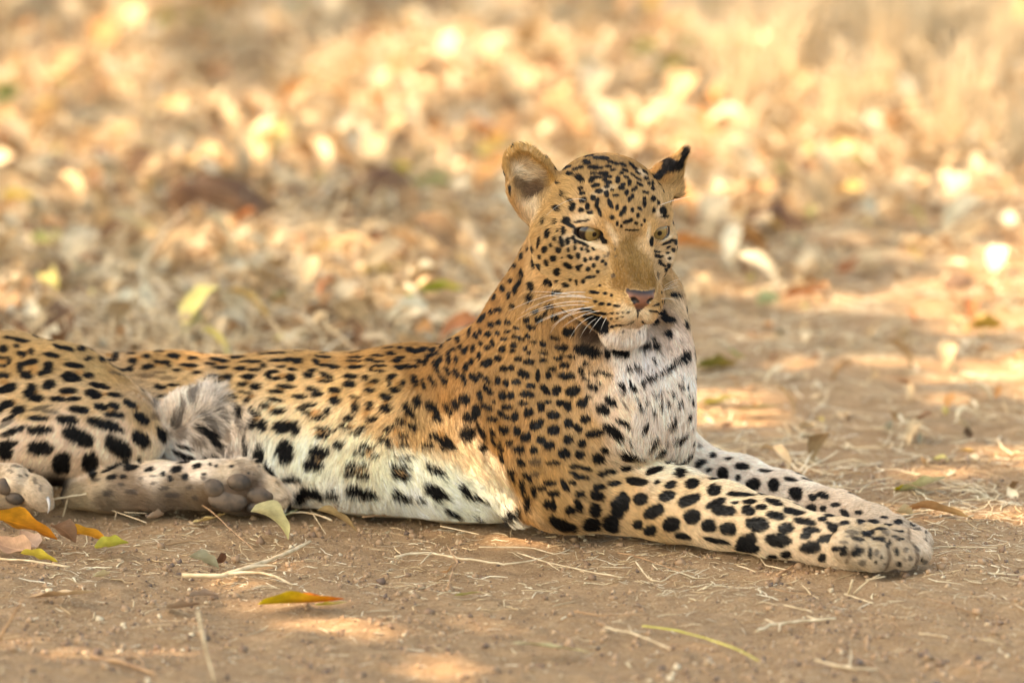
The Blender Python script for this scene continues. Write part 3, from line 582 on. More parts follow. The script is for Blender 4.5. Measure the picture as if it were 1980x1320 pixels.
# ------------------------------------------------------------------ fur
def grow(nh):
    dens = BA.copy()
    fac = (fn * vdir).sum(1)
    dens *= np.where(fac > 0.25, 0.25, 1.0)
    dens *= np.where(fc[:, 2] < 0.004, 0.1, 1.0)
    headm = inside(fc, H(0, -50, -20), HA, (210, 220, 240)) < 1
    dens *= np.where(headm, 2.3, 1.0)
    p = dens / dens.sum()
    fi = rng.choice(len(BQ), nh, p=p)
    u = rng.random((nh, 1)); v = rng.random((nh, 1))
    A, B, C_, D_ = (BV[BQ[fi, k]] for k in range(4))
    P = (A * (1 - u) + B * u) * (1 - v) + (D_ * (1 - u) + C_ * u) * v
    NA, NB, NC, ND = (BN[BQ[fi, k]] for k in range(4))
    Nn = (NA * (1 - u) + NB * u) * (1 - v) + (ND * (1 - u) + NC * u) * v
    Nn /= np.linalg.norm(Nn, axis=1)[:, None] + 1e-9
    tri, ey = bare(P)
    keep = ~(tri | (ey < 1.02) | near_pad(P))
    P = P[keep]; Nn = Nn[keep]
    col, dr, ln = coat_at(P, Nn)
    dr = dr - Nn * (dr * Nn).sum(1)[:, None]
    dr += Nn * 1e-3
    dr /= np.linalg.norm(dr, axis=1)[:, None] + 1e-9
    n_ = len(P)
    # clumping: hairs of one tuft lean together
    j1 = fbm(P[:, 0] * 1000 + 500, (P[:, 2] + P[:, 1]) * 1000 + 500, 9, 2, 21) - .5
    j2 = fbm(P[:, 0] * 1000 + 700, (P[:, 2] - P[:, 1]) * 1000 + 900, 6, 2, 31) - .5
    side = np.cross(Nn, dr)
    L = ln * 0.001 * rng.uniform(.6, 1.3, n_) * np.where(ln < 12, 1.12, 1)
    sp = np.clip((ln - 6) / 14, 0, 1)
    sp2 = np.clip((ln - 17) / 8, 0, 1)
    j3 = fbm(P[:, 0] * 1000 + 100, (P[:, 2] * 1.3 + P[:, 1]) * 1000 + 100, 16, 2, 61) - .5
    dr2 = dr + side * ((j1 * (0.7 + 0.9 * sp) + j3 * 2.4 * sp2)[:, None] + rng.normal(0, .13, (n_, 1)))
    dr2 /= np.linalg.norm(dr2, axis=1)[:, None]
    lift = (0.30 + 0.25 * sp + 0.22 * j2 + rng.normal(0, .06, n_))[:, None]
    mid = P + dr2 * (L * np.where(ln < 12, .45, .33))[:, None]
    col = pattern(mid, col, Nn, soft=0.05)
    # every hair a little different, tips paler
    col = col * rng.normal(1, .20, (n_, 1)).clip(.5, 1.5)
    st = fbm((P * side).sum(1) * 1000 / 1.9 + 400, (P * dr).sum(1) * 1000 / 9 + 400, 1, 2, 51) - .5
    st2 = fbm((P * side).sum(1) * 1000 / 5 + 300, (P * dr).sum(1) * 1000 / 16 + 300, 1, 2, 52) - .5
    wht = np.clip((col.min(1) / (col.max(1) + 1e-6) - .35) / .4, 0, 1)
    col *= np.clip(1 + (.75 - .4 * wht) * st + (.45 - .25 * wht) * st2, .5, 1.6)[:, None]
    col *= (1 + 0.22 * (fbm(P[:, 0] * 1000 + 300, (P[:, 2] + P[:, 1]) * 1000 + 300, 14, 3, 41) - .5))[:, None]
    t = np.array([0, .3, .65, 1.0])
    K = np.empty((n_, 4, 3))
    for i, tt in enumerate(t):
        K[:, i] = P + dr2 * (L * tt)[:, None] + Nn * (L * (lift[:, 0] * tt * (1.25 - 0.8 * tt)))[:, None]
    K[:, 0] -= Nn * 0.0008
    K[:, 1:, 2] = np.maximum(K[:, 1:, 2], 0.0008)
    rad = np.empty((n_, 4)); base = np.where(ln < 6, 0.00016, np.where(ln < 12, 0.00021, 0.00025)) * rng.uniform(.8, 1.2, n_)
    for i, f in enumerate((1.0, .95, .7, .12)): rad[:, i] = base * f
    return K, rad, np.clip(col, 0.004, .92)
def hair_obj(name, K, rad, col, mat):
    n_, m_ = K.shape[:2]
    hc = bpy.data.hair_curves.new(name)
    hc.add_curves([m_] * n_)
    hc.attributes['position'].data.foreach_set('vector', K.astype(np.float32).ravel())
    ra = hc.attributes.get('radius') or hc.attributes.new('radius', 'FLOAT', 'POINT')
    ra.data.foreach_set('value', rad.astype(np.float32).ravel())
    c = hc.attributes.new('coat', 'FLOAT_COLOR', 'CURVE')
    c.data.foreach_set('color', np.concatenate([col, np.ones((n_, 1))], 1).astype(np.float32).ravel())
    hc.materials.append(mat)
    o = bpy.data.objects.new(name, hc); COL.objects.link(o)
    return o
m_fur, n, l, b = new_mat('fur')
at = n.new('ShaderNodeAttribute'); at.attribute_name = 'coat'
l.new(at.outputs['Color'], b.inputs['Base Color'])
b.inputs['Roughness'].default_value = 0.5; b.inputs['Specular IOR Level'].default_value = 0.12
if FUR:
    K, rad, fcol = grow(FUR)
    fur = leo(hair_obj('fur', K, rad, fcol, m_fur))
    tag(fur, 'short tawny and white fur covered in black spots and rosettes', kind='stuff')
# ------------------------------------------------------------------ eyes, pads, whiskers, claw
def uvsphere(nu=28, nv=20):
    V = [(0, 1, 0)]; Fc = []
    for i in range(1, nv):
        t = math.pi * i / nv
        for j in range(nu):
            p = 2 * math.pi * j / nu
            V.append((math.sin(t) * math.cos(p), math.cos(t), math.sin(t) * math.sin(p)))
    V.append((0, -1, 0)); L = len(V) - 1
    for j in range(nu):
        Fc.append((0, 1 + (j + 1) % nu, 1 + j))
        Fc.append((L, L - nu + j, L - nu + (j + 1) % nu))
    for i in range(nv - 2):
        for j in range(nu):
            a = 1 + i * nu + j; b = 1 + i * nu + (j + 1) % nu
            Fc.append((a, b, b + nu, a + nu))
    return np.array(V, float), Fc
m_eye, n, l, b = new_mat('eye')
at = n.new('ShaderNodeAttribute'); at.attribute_name = 'coat'
l.new(at.outputs['Color'], b.inputs['Base Color']); b.inputs['Roughness'].default_value = 0.12
b.inputs['Specular IOR Level'].default_value = .25; b.inputs['Coat Weight'].default_value = 0.35; b.inputs['Coat Roughness'].default_value = 0.03
for s, e in zip((-1, 1), EYES):
    V, Fc = uvsphere(48, 40)
    gaze = HF + HR * (0.10 if s < 0 else -0.05) + HU * 0.06; gaze /= np.linalg.norm(gaze)
    fr = frame(gaze, HU)
    W = e + (V[:, 0:1] * fr[0] + V[:, 1:2] * fr[1] + V[:, 2:3] * fr[2]) * 25.5 * S
    ang = np.degrees(np.arccos(np.clip(V[:, 1], -1, 1)))
    ph = np.arctan2(V[:, 2], V[:, 0])
    rad_ = 0.8 + 0.35 * vnoise(ph * 9 + 40, ang * 0.08 + 10, 8)
    c = lin([128, 104, 60])[None] * rad_[:, None]
    k = np.clip((ang - 38) / 6, 0, 1)[:, None]; c = c * (1 - k) + lin([34, 24, 18]) * k
    k = np.clip((17 - ang) / 3, 0, 1)[:, None] * 0; c = c * (1 - k)
    k = np.clip((12 - ang) / 3, 0, 1)[:, None]; c = c * (1 - k) + lin([14, 10, 8]) * k
    o = leo(mesh_obj('eye', W, Fc, m_eye))
    a_ = o.data.attributes.new('coat', 'FLOAT_COLOR', 'POINT')
    a_.data.foreach_set('color', np.concatenate([c, np.ones((len(c), 1))], 1).astype(np.float32).ravel())

m_pad, n, l, b = new_mat('paw_pad')
nz = n.new('ShaderNodeTexNoise'); nz.inputs['Scale'].default_value = 900; nz.inputs['Detail'].default_value = 4
tc = n.new('ShaderNodeTexCoord'); l.new(tc.outputs['Object'], nz.inputs['Vector'])
nz2 = n.new('ShaderNodeTexNoise'); nz2.inputs['Scale'].default_value = 60; l.new(tc.outputs['Object'], nz2.inputs['Vector'])
cr = n.new('ShaderNodeValToRGB'); cr.color_ramp.elements[0].color = (*lin([62, 52, 43]), 1); cr.color_ramp.elements[1].color = (*lin([108, 88, 70]), 1)
cr.color_ramp.elements[0].position = .35; cr.color_ramp.elements[1].position = .65
l.new(nz2.outputs[0], cr.inputs[0]); l.new(cr.outputs[0], b.inputs['Base Color'])
bp = n.new('ShaderNodeBump'); bp.inputs['Strength'].default_value = .35; bp.inputs['Distance'].default_value = .001
l.new(nz.outputs[0], bp.inputs['Height']); l.new(bp.outputs[0], b.inputs['Normal']); b.inputs['Roughness'].default_value = .5; b.inputs['Specular IOR Level'].default_value = .3
for (p, nn, a, b_, ang) in PADP:
    V, Fc = uvsphere(24, 18)
    an = math.radians(ang)
    nn = np.array([0.05, -1, 0.12]); nn /= np.linalg.norm(nn)
    u = np.array([math.cos(an), 0, -math.sin(an)]); u -= nn * (u @ nn); u /= np.linalg.norm(u); w = np.cross(u, nn); w *= np.sign(w @ np.array([0, 0, 1.]))
    W = p + nn * 2 * S + (V[:, 0:1] * u * a * 1.08 + V[:, 2:3] * w * b_ * 1.08 + V[:, 1:2] * nn * 9) * S
    W[:, 2] = np.maximum(W[:, 2], 0.001)
    leo(mesh_obj('paw_pad', W, Fc, m_pad))

def tube(pts, rads, k=6):
    pts = np.asarray(pts, float); V = []; Fc = []
    for i, p in enumerate(pts):
        t = pts[min(i + 1, len(pts) - 1)] - pts[max(i - 1, 0)]; t /= np.linalg.norm(t) + 1e-12
        s = np.cross(t, [0.1, 0.9, 0.4]); s /= np.linalg.norm(s) + 1e-9; u = np.cross(s, t)
        for j in range(k):
            a = 2 * math.pi * j / k
            V.append(p + (s * math.cos(a) + u * math.sin(a)) * rads[i])
    for i in range(len(pts) - 1):
        for j in range(k):
            Fc.append((i * k + j, i * k + (j + 1) % k, (i + 1) * k + (j + 1) % k, (i + 1) * k + j))
    Fc.append(tuple(range(k - 1, -1, -1))); Fc.append(tuple(range((len(pts) - 1) * k, len(pts) * k)))
    return V, Fc
def bez(P, n):
    P = np.asarray(P, float); t = np.linspace(0, 1, n)[:, None]
    if len(P) == 3: return P[0] * (1 - t) ** 2 + 2 * P[1] * t * (1 - t) + P[2] * t ** 2
    # smooth polyline
    d = np.r_[0, np.cumsum(np.linalg.norm(np.diff(P, axis=0), axis=1))]; d /= d[-1]
    return np.stack([np.interp(t[:, 0], d, P[:, i]) for i in range(P.shape[1])], 1)
m_wh, n, l, b = new_mat('whisker'); b.inputs['Base Color'].default_value = (.85, .82, .76, 1); b.inputs['Roughness'].default_value = .35
WH = '''600 885 400 870 180 985;600 903 420 890 245 1000;620 938 430 915 225 1030;600 955 400 945 270 1020;640 972 480 965 335 1045;650 962 450 985 320 1060;640 985 460 990 405 1105;650 1008 560 1030 508 1140;665 1018 600 1050 565 1135;690 1008 650 1050 616 1105;712 1018 690 1050 678 1090;600 915 470 905 330 900
560 980 470 1010 410 1075;640 920 440 880 300 880;680 985 560 1000 470 1075
1022 852 1060 822 1112 812;1020 866 1065 835 1100 828;1018 880 1055 850 1092 838;1010 985 1036 1030 1050 1090;1000 1000 1022 1045 1020 1085;1005 920 1055 912 1085 930;1015 872 1070 862 1100 850;998 1008 1010 1040 1012 1070
600 385 500 350 380 470;1000 412 1080 380 1165 365;575 190 596 215 602 262'''
for t in WH.replace('\n', ';').split(';'):
    v = [float(q) for q in t.split()]
    q = [(920 + v[i] / 2.808, 250 + v[i + 1] / 2.808) for i in (0, 2, 4)]
    p, nn = hit(*q[0])
    if p is None: continue
    mid = P2W(*q[1], p[1] - .012); end = P2W(*q[2], p[1] - .006 + (.01 if v[0] < 900 else 0))
    pts = bez([p - nn * .001, mid, end], 9)
    r0 = .00032 if v[0] > 900 or v[1] > 800 else .0002
    V, Fc = tube(pts, np.linspace(r0, .00007, 9), 5)
    leo(mesh_obj('whisker', V, Fc, m_wh))
m_claw, n, l, b = new_mat('claw'); b.inputs['Base Color'].default_value = (.55, .5, .45, 1); b.inputs['Roughness'].default_value = .3
pts = bez([P2W(90, 960, .118), P2W(99, 975, .108), P2W(92, 992, .112)], 7)
V, Fc = tube(pts, np.linspace(.003, .0005, 7), 7); leo(mesh_obj('claw', V, Fc, m_claw))
# ------------------------------------------------------------------ the ground
def gz(x, y):
    x = np.asarray(x, float); y = np.asarray(y, float)
    near = 1 / (1 + np.exp(np.clip((y - 1.0) * 3, -50, 50)))
    z = (fbm(x + 50, y + 50, .55, 3, 11) - .5) * .030
    z += (fbm(x + 60, y + 60, .09, 3, 12) - .5) * .018 * (0.5 + fbm(x + 20, y + 20, .5, 2, 13))
    z += (fbm(x + 70, y + 70, .022, 3, 14) - .5) * .0095 * near
    z -= .0035
    # the dirt is pressed flat where the animal lies
    return z
def lines(*segs):
    out = []
    for a, b, st in segs: out += list(np.arange(a, b, st))
    return np.array(out + [segs[-1][1]])
gx = np.concatenate([-np.geomspace(.9, 160, 46)[::-1], lines((-.86, .86, .0052)), np.geomspace(.9, 160, 46)])
gy = np.concatenate([-np.geomspace(1.95, 60, 30)[::-1], lines((-1.9, .8, .0058), (.8, 3, .02), (3, 9, .05)), np.geomspace(9.3, 250, 40)])
XX, YY = np.meshgrid(gx, gy, indexing='ij')
ZZ = gz(XX, YY)
nx, ny = len(gx), len(gy)
ii = np.arange(nx * ny).reshape(nx, ny)
GQ = np.stack([ii[:-1, :-1], ii[1:, :-1], ii[1:, 1:], ii[:-1, 1:]], -1).reshape(-1, 4)
m_dirt, n, l, b = new_mat('dirt')
tc = n.new('ShaderNodeTexCoord')
def noise(scale, detail=5, rough=.6, stretch=None):
    t = n.new('ShaderNodeTexNoise'); t.inputs['Scale'].default_value = scale; t.inputs['Detail'].default_value = detail; t.inputs['Roughness'].default_value = rough
    if stretch:
        mp = n.new('ShaderNodeMapping'); mp.inputs['Scale'].default_value = stretch; l.new(tc.outputs['Object'], mp.inputs[0]); l.new(mp.outputs[0], t.inputs['Vector'])
    else: l.new(tc.outputs['Object'], t.inputs['Vector'])
    return t
def ramp(src, stops):
    r = n.new('ShaderNodeValToRGB'); e = r.color_ramp.elements
    e[0].position = stops[0][0]; e[0].color = (*lin(stops[0][1]), 1); e[1].position = stops[-1][0]; e[1].color = (*lin(stops[-1][1]), 1)
    for p, c in stops[1:-1]:
        q = e.new(p); q.color = (*lin(c), 1)
    l.new(src, r.inputs[0]); return r
def mix(f, a, b_, mode='MIX', fac=None):
    m = n.new('ShaderNodeMix'); m.data_type = 'RGBA'; m.blend_type = mode
    if fac is not None: m.inputs[0].default_value = fac
    else: l.new(f, m.inputs[0])
    for s_, k in ((a, 6), (b_, 7)):
        if isinstance(s_, (list, tuple, np.ndarray)): m.inputs[k].default_value = (*lin(s_), 1)
        else: l.new(s_, m.inputs[k])
    return m.outputs[2]
c1 = ramp(noise(2.4, 6).outputs[0], [(.3, [146, 114, 84]), (.5, [164, 132, 99]), (.7, [178, 143, 106])]).outputs[0]
c2 = ramp(noise(38, 6, .7).outputs[0], [(.32, [116, 86, 58]), (.5, [166, 132, 96]), (.68, [206, 172, 132])]).outputs[0]
c = mix(None, c1, c2, fac=.6)
c3 = ramp(noise(260, 4, .7).outputs[0], [(.34, [84, 64, 46]), (.46, [158, 127, 94]), (.58, [168, 137, 103]), (.68, [224, 200, 164])]).outputs[0]
c = mix(None, c, c3, fac=.5)
vo = n.new('ShaderNodeTexVoronoi'); vo.inputs['Scale'].default_value = 150; l.new(tc.outputs['Object'], vo.inputs['Vector'])
vr = ramp(vo.outputs['Distance'], [(.10, [255, 255, 255]), (.16, [0, 0, 0])])
sel = n.new('ShaderNodeMath'); sel.operation = 'GREATER_THAN'; sel.inputs[1].default_value = .72
sp = n.new('ShaderNodeSeparateColor'); l.new(vo.outputs['Color'], sp.inputs[0]); l.new(sp.outputs[0], sel.inputs[0])
mm = n.new('ShaderNodeMath'); mm.operation = 'MULTIPLY'; l.new(vr.outputs[0], mm.inputs[0]); l.new(sel.outputs[0], mm.inputs[1])
stone = mix(sp.outputs[1], [96, 78, 64], [206, 178, 142])
c = mix(mm.outputs[0], c, stone)
l.new(c, b.inputs['Base Color']); b.inputs['Roughness'].default_value = .95; b.inputs['Specular IOR Level'].default_value = .15
hb = noise(130, 8, .75)
bp = n.new('ShaderNodeBump'); bp.inputs['Strength'].default_value = .9; bp.inputs['Distance'].default_value = .008
l.new(hb.outputs[0], bp.inputs['Height'])
bp2 = n.new('ShaderNodeBump'); bp2.inputs['Strength'].default_value = .8; bp2.inputs['Distance'].default_value = .0015
l.new(mm.outputs[0], bp2.inputs['Height']); l.new(bp.outputs[0], bp2.inputs['Normal']); l.new(bp2.outputs[0], b.inputs['Normal'])
ground = mesh_obj('ground', np.stack([XX.ravel(), YY.ravel(), ZZ.ravel()], 1), GQ, m_dirt)
tag(ground, kind='structure', label='bare tan dirt of the clearing with crumbs and faint footprints' if False else None)

# ------------------------------------------------------------------ leaves
def leaf_shape(L, wr, curl, fold, twist, wav, seed, nl=9):
    r = np.random.default_rng(seed); V = []; UV = []
    t = np.linspace(0, 1, nl)
    w = np.sin(np.pi * np.clip(t, 0, 1) ** .85) ** .8 * wr * L / 2 * (1 - .25 * t); w[0] = w[-1] = L * .008
    ang = 0; x = z = 0.0; ph = r.uniform(0, 6.28, 2); cs = .55 * np.sin(np.arange(nl) / nl * 7 + ph[0]) + .3 * np.sin(np.arange(nl) / nl * 13 + ph[1])
    cx = []; 
    for i in range(nl):
        cx.append((x, z, ang)); ang += (curl + cs[i] * wav) / nl; x += math.cos(ang) * L / nl; z += math.sin(ang) * L / nl
    for i in range(nl):
        x, z, a = cx[i]; tw = twist * (t[i] - .5)
        for j, sgn in enumerate((-1, -.5, 0, .5, 1)):
            yy = w[i] * sgn
            up = abs(sgn) ** 1.3 * w[i] * fold + wav * w[i] * .25 * math.sin(i / nl * 15 + sgn * 2 + seed) * abs(sgn)
            y2 = yy * math.cos(fold * .6 * abs(sgn)) * math.cos(tw) - up * math.sin(tw); z2 = yy * math.sin(tw) + up * math.cos(tw)
            V.append((x - math.sin(a) * z2, y2, z + math.cos(a) * z2)); UV.append((t[i], sgn))
    Fc = [(i * 5 + j, (i + 1) * 5 + j, (i + 1) * 5 + j + 1, i * 5 + j + 1) for i in range(nl - 1) for j in range(4)]
    V = np.array(V); V[:, 0] -= V[:, 0].mean(); V[:, 2] -= V[:, 2].min()
    return V, np.array(Fc), np.array(UV)
def leaf_mat():
    m, n, l, b = new_mat('dry_leaf')
    at = n.new('ShaderNodeAttribute'); at.attribute_name = 'tint'
    uv = n.new('ShaderNodeAttribute'); uv.attribute_name = 'leafpos'
    tcc = n.new('ShaderNodeTexCoord')
    nz = n.new('ShaderNodeTexNoise'); nz.inputs['Scale'].default_value = 45; nz.inputs['Detail'].default_value = 5; l.new(tcc.outputs['Object'], nz.inputs['Vector'])
    r = n.new('ShaderNodeMapRange'); r.inputs[1].default_value = .3; r.inputs[2].default_value = .7; r.inputs[3].default_value = .62; r.inputs[4].default_value = 1.28; l.new(nz.outputs[0], r.inputs[0])
    sx = n.new('ShaderNodeSeparateXYZ'); l.new(uv.outputs['Vector'], sx.inputs[0])
    ab = n.new('ShaderNodeMath'); ab.operation = 'ABSOLUTE'; l.new(sx.outputs[1], ab.inputs[0])
    # side veins run obliquely off the midrib
    v1 = n.new('ShaderNodeMath'); v1.operation = 'MULTIPLY_ADD'; v1.inputs[1].default_value = -.35; l.new(ab.outputs[0], v1.inputs[0]); l.new(sx.outputs[0], v1.inputs[2])
    v2 = n.new('ShaderNodeMath'); v2.operation = 'MULTIPLY'; v2.inputs[1].default_value = 62; l.new(v1.outputs[0], v2.inputs[0])
    v3 = n.new('ShaderNodeMath'); v3.operation = 'SINE'; l.new(v2.outputs[0], v3.inputs[0])
    v4 = n.new('ShaderNodeMapRange'); v4.inputs[1].default_value = .86; v4.inputs[2].default_value = 1; v4.inputs[3].default_value = 1; v4.inputs[4].default_value = .86; l.new(v3.outputs[0], v4.inputs[0])
    mr = n.new('ShaderNodeMapRange'); mr.inputs[1].default_value = .03; mr.inputs[2].default_value = .09; mr.inputs[3].default_value = 1.25; mr.inputs[4].default_value = 1; l.new(ab.outputs[0], mr.inputs[0])
    a1 = n.new('ShaderNodeMath'); a1.operation = 'MULTIPLY'; l.new(r.outputs[0], a1.inputs[0]); l.new(v4.outputs[0], a1.inputs[1])
    a2 = n.new('ShaderNodeMath'); a2.operation = 'MULTIPLY'; l.new(a1.outputs[0], a2.inputs[0]); l.new(mr.outputs[0], a2.inputs[1])
    mx = n.new('ShaderNodeVectorMath'); mx.operation = 'SCALE'; l.new(at.outputs['Color'], mx.inputs[0]); l.new(a2.outputs[0], mx.inputs['Scale'])
    l.new(mx.outputs[0], b.inputs['Base Color']); b.inputs['Roughness'].default_value = .75; b.inputs['Specular IOR Level'].default_value = .2
    tr = n.new('ShaderNodeBsdfTranslucent'); l.new(mx.outputs[0], tr.inputs[0])
    ms = n.new('ShaderNodeMixShader'); ms.inputs[0].default_value = .14
    l.new(b.outputs[0], ms.inputs[1]); l.new(tr.outputs[0], ms.inputs[2]); l.new(ms.outputs[0], n['Material Output'].inputs[0])
    bp = n.new('ShaderNodeBump'); bp.inputs['Strength'].default_value = .5; bp.inputs['Distance'].default_value = .001; l.new(a1.outputs[0], bp.inputs['Height']); l.new(bp.outputs[0], b.inputs['Normal'])
    return m
m_leaf = leaf_mat()
def paint(o_or_me, name, arr, typ='FLOAT_COLOR'):
    me = o_or_me
    if typ == 'FLOAT_COLOR':
        a_ = me.attributes.new(name, 'FLOAT_COLOR', 'POINT'); a_.data.foreach_set('color', np.concatenate([arr, np.ones((len(arr), 1))], 1).astype(np.float32).ravel())
    else:
        a_ = me.attributes.new(name, 'FLOAT_VECTOR', 'POINT'); a_.data.foreach_set('vector', arr.astype(np.float32).ravel())
def leaf_mesh(name, shp, tint, tint2=None):
    V, Fc, UV = shp
    o = mesh_obj(name, V, Fc, m_leaf)
    t = np.tile(lin(tint), (len(V), 1))
    if tint2 is not None:
        k = np.clip(UV[:, 0:1] * 1.6 - .3 + .3 * UV[:, 1:2], 0, 1); t = t * (1 - k) + lin(tint2) * k
    paint(o.data, 'tint', t); paint(o.data, 'leafpos', np.concatenate([UV, np.zeros((len(UV), 1))], 1), 'V')
    return o
TINTS = [([208, 186, 152], 22), ([198, 170, 132], 30), ([186, 154, 114], 24), ([162, 126, 90], 14), ([186, 134, 84], 4), ([204, 164, 96], 2.5), ([206, 190, 118], 2), ([164, 168, 104], 1.6), ([186, 174, 146], 7), ([124, 92, 66], 9), ([166, 108, 70], 2.5), ([218, 202, 170], 8)]
TW = np.array([w for _, w in TINTS], float); TW /= TW.sum()
def euler_m(ax_, ay, az):
    ca, sa, cb, sb, cc, sc_ = np.cos(ax_), np.sin(ax_), np.cos(ay), np.sin(ay), np.cos(az), np.sin(az)
    z = np.zeros_like(ca); o_ = np.ones_like(ca)
    Rx = np.stack([np.stack([o_, z, z], -1), np.stack([z, ca, -sa], -1), np.stack([z, sa, ca], -1)], -2)
    Ry = np.stack([np.stack([cb, z, sb], -1), np.stack([z, o_, z], -1), np.stack([-sb, z, cb], -1)], -2)
    Rz = np.stack([np.stack([cc, -sc_, z], -1), np.stack([sc_, cc, z], -1), np.stack([z, z, o_], -1)], -2)
    return Rz @ Ry @ Rx
# where litter lies thick: beyond the animal to the left, thinning to bare dirt on the right
def litter_density(px, py):
    edge = np.where(px < 760, 745, 745 - (px - 760) * .20)
    edge = edge + 40 * (fbm(px * .004 + 9, py * .01 + 9, 1, 2, 77) - .5)
    return np.clip((edge - py) / np.where(px > 1300, 230, 90), 0, 1)
def scatter_ground(N, r, y0, y1):
    y = r.uniform(y0, y1, N * 3); half = (9.9 + y) * .071 + .7
    x = r.uniform(-1, 1, N * 3) * half
    px, py = W2P(np.stack([x, y, np.zeros_like(x)], 1))
    keep = r.random(N * 3) < litter_density(px, py)
    x, y = x[keep][:N], y[keep][:N]
    return x, y
LEAFS = []
for i in range(26):
    r_ = np.random.default_rng(100 + i)
    L = min(.10, r_.lognormal(-3.15, .42))
    LEAFS.append(leaf_shape(L, r_.uniform(.38, .6), r_.uniform(-2.2, 2.2), r_.uniform(.1, .8), r_.normal(0, .5), r_.uniform(.3, 1.3), 100 + i, 6))
def leaf_mass(name, N, y0, y1, seed, lift=.02, scale=1.0, label=None, tilt=.26):
    r_ = np.random.default_rng(seed)
    x, y = scatter_ground(N, r_, y0, y1); M = len(x)
    R = euler_m(r_.normal(0, tilt, M), r_.normal(0, tilt, M), r_.uniform(0, 6.28, M)) * r_.uniform(.7, 1.25, M)[:, None, None] * scale
    z = gz(x, y) + r_.random(M) ** 1.5 * lift
    which = r_.integers(0, len(LEAFS), M); VV = []; FF = []; UU = []; TT = []; off = 0
    tint = lin(np.array([TINTS[i][0] for i in r_.choice(len(TINTS), M, p=TW)])) * r_.uniform(.75, 1.2, (M, 1))
    for k, (V, Fc, UV) in enumerate(LEAFS):
        s = np.where(which == k)[0]
        if len(s) == 0: continue
        P = np.einsum('mij,vj->mvi', R[s], V); P += np.stack([x[s], y[s], z[s]], 1)[:, None]
        lo = P[:, :, 2].min(1); P[:, :, 2] += np.maximum(0, (gz(x[s], y[s]) - .002) - lo)[:, None]
        FF.append((Fc[None] + (np.arange(len(s)) * len(V))[:, None, None] + off).reshape(-1, 4)); off += len(s) * len(V)
        VV.append(P.reshape(-1, 3)); UU.append(np.tile(UV, (len(s), 1))); TT.append(np.repeat(tint[s], len(V), 0))
    VV = np.concatenate(VV); o = mesh_obj(name, VV, np.concatenate(FF), m_leaf)
    paint(o.data, 'tint', np.clip(np.concatenate(TT), 0, .95)); UU = np.concatenate(UU); paint(o.data, 'leafpos', np.concatenate([UU, np.zeros((len(UU), 1))], 1), 'V')
    tag(o, label, 'leaf litter', kind='stuff'); return o
leaf_mass('leaf_litter', 20500, .95, 9.0, 301, .015, label='thick litter of dry tan, cream and orange leaves covering the ground behind the leopard')

def scatter_right(N, r):
    px = r.uniform(1320, 2050, N); py = r.uniform(500, 1000, N); k = r.random(N) < np.clip((1050 - py) / 500, .06, 1) ** 1.6 * (fbm(px * .006, py * .02, 1, 2, 44) > .42)
    G = np.array([P2G(a, b) for a, b in zip(px[k], py[k])]); return G[:, 0], G[:, 1]
_sg = scatter_ground
scatter_ground = lambda N, r, a, b: scatter_right(N, r)
leaf_mass('scattered_leaves', 620, 0, 0, 311, .001, .7, tilt=.10, label='sparse dry leaves dropped over the bare ground right of the leopard')
scatter_ground = _sg
# ------------------------------------------------------------------ the tree overhead that shades the clearing
def sun_shadow(P): return P - SUND * (P[..., 2:3] / SUND[2])
LIT = []       # (ground point of the sun fleck, rx, ry, strength)
def fleck_on_body(px, py, rx, ry, s=1.0):
    p, n_ = hit(px, py)
    if p is not None: g = sun_shadow(p); LIT.append((g[0], g[1], rx, ry, s))
def fleck_ground(px, py, rpx, rpy, s=1.0):
    g = P2G(px, py); LIT.append((g[0], g[1], rpx * S, rpy * S / math.sin(TH) * .9, s))
fleck_on_body(830, 915, .06, .035); fleck_on_body(905, 945, .06, .035); fleck_on_body(730, 900, .05, .03, .6); fleck_on_body(980, 980, .06, .05); fleck_ground(930, 1015, 120, 9)
fleck_on_body(690, 815, .04, .025, .4); fleck_on_body(600, 860, .05, .03, .4)
fleck_on_body(650, 690, .16, .022, .9); fleck_on_body(330, 690, .12, .02, .7)
fleck_ground(600, 1195, 140, 26); fleck_ground(500, 1150, 110, 16, .6); fleck_ground(700, 1212, 80, 13, .7); fleck_ground(820, 1265, 110, 16, .55); fleck_ground(20, 1215, 60, 14, .6); fleck_ground(1010, 1205, 120, 10, .5); fleck_ground(1300, 1250, 200, 14, .3); fleck_ground(250, 1250, 160, 14, .35); fleck_ground(440, 1112, 90, 11, 1.01); fleck_ground(545, 1080, 70, 13, 1.01); fleck_ground(580, 1150, 70, 10, 1.01); fleck_ground(850, 1285, 90, 26, .75); fleck_ground(1010, 1190, 110, 12, .6); fleck_ground(720, 1205, 40, 14)
fleck_ground(1430, 815, 110, 26); fleck_ground(1700, 690, 260, 18, .9); fleck_ground(1450, 640, 90, 14, .8); fleck_ground(1820, 760, 90, 10, .6); fleck_ground(1600, 900, 90, 8, .5); fleck_ground(1900, 590, 120, 14, .7)
fleck_ground(1700, 950, 120, 7, .5); fleck_ground(1400, 560, 120, 16, .7)
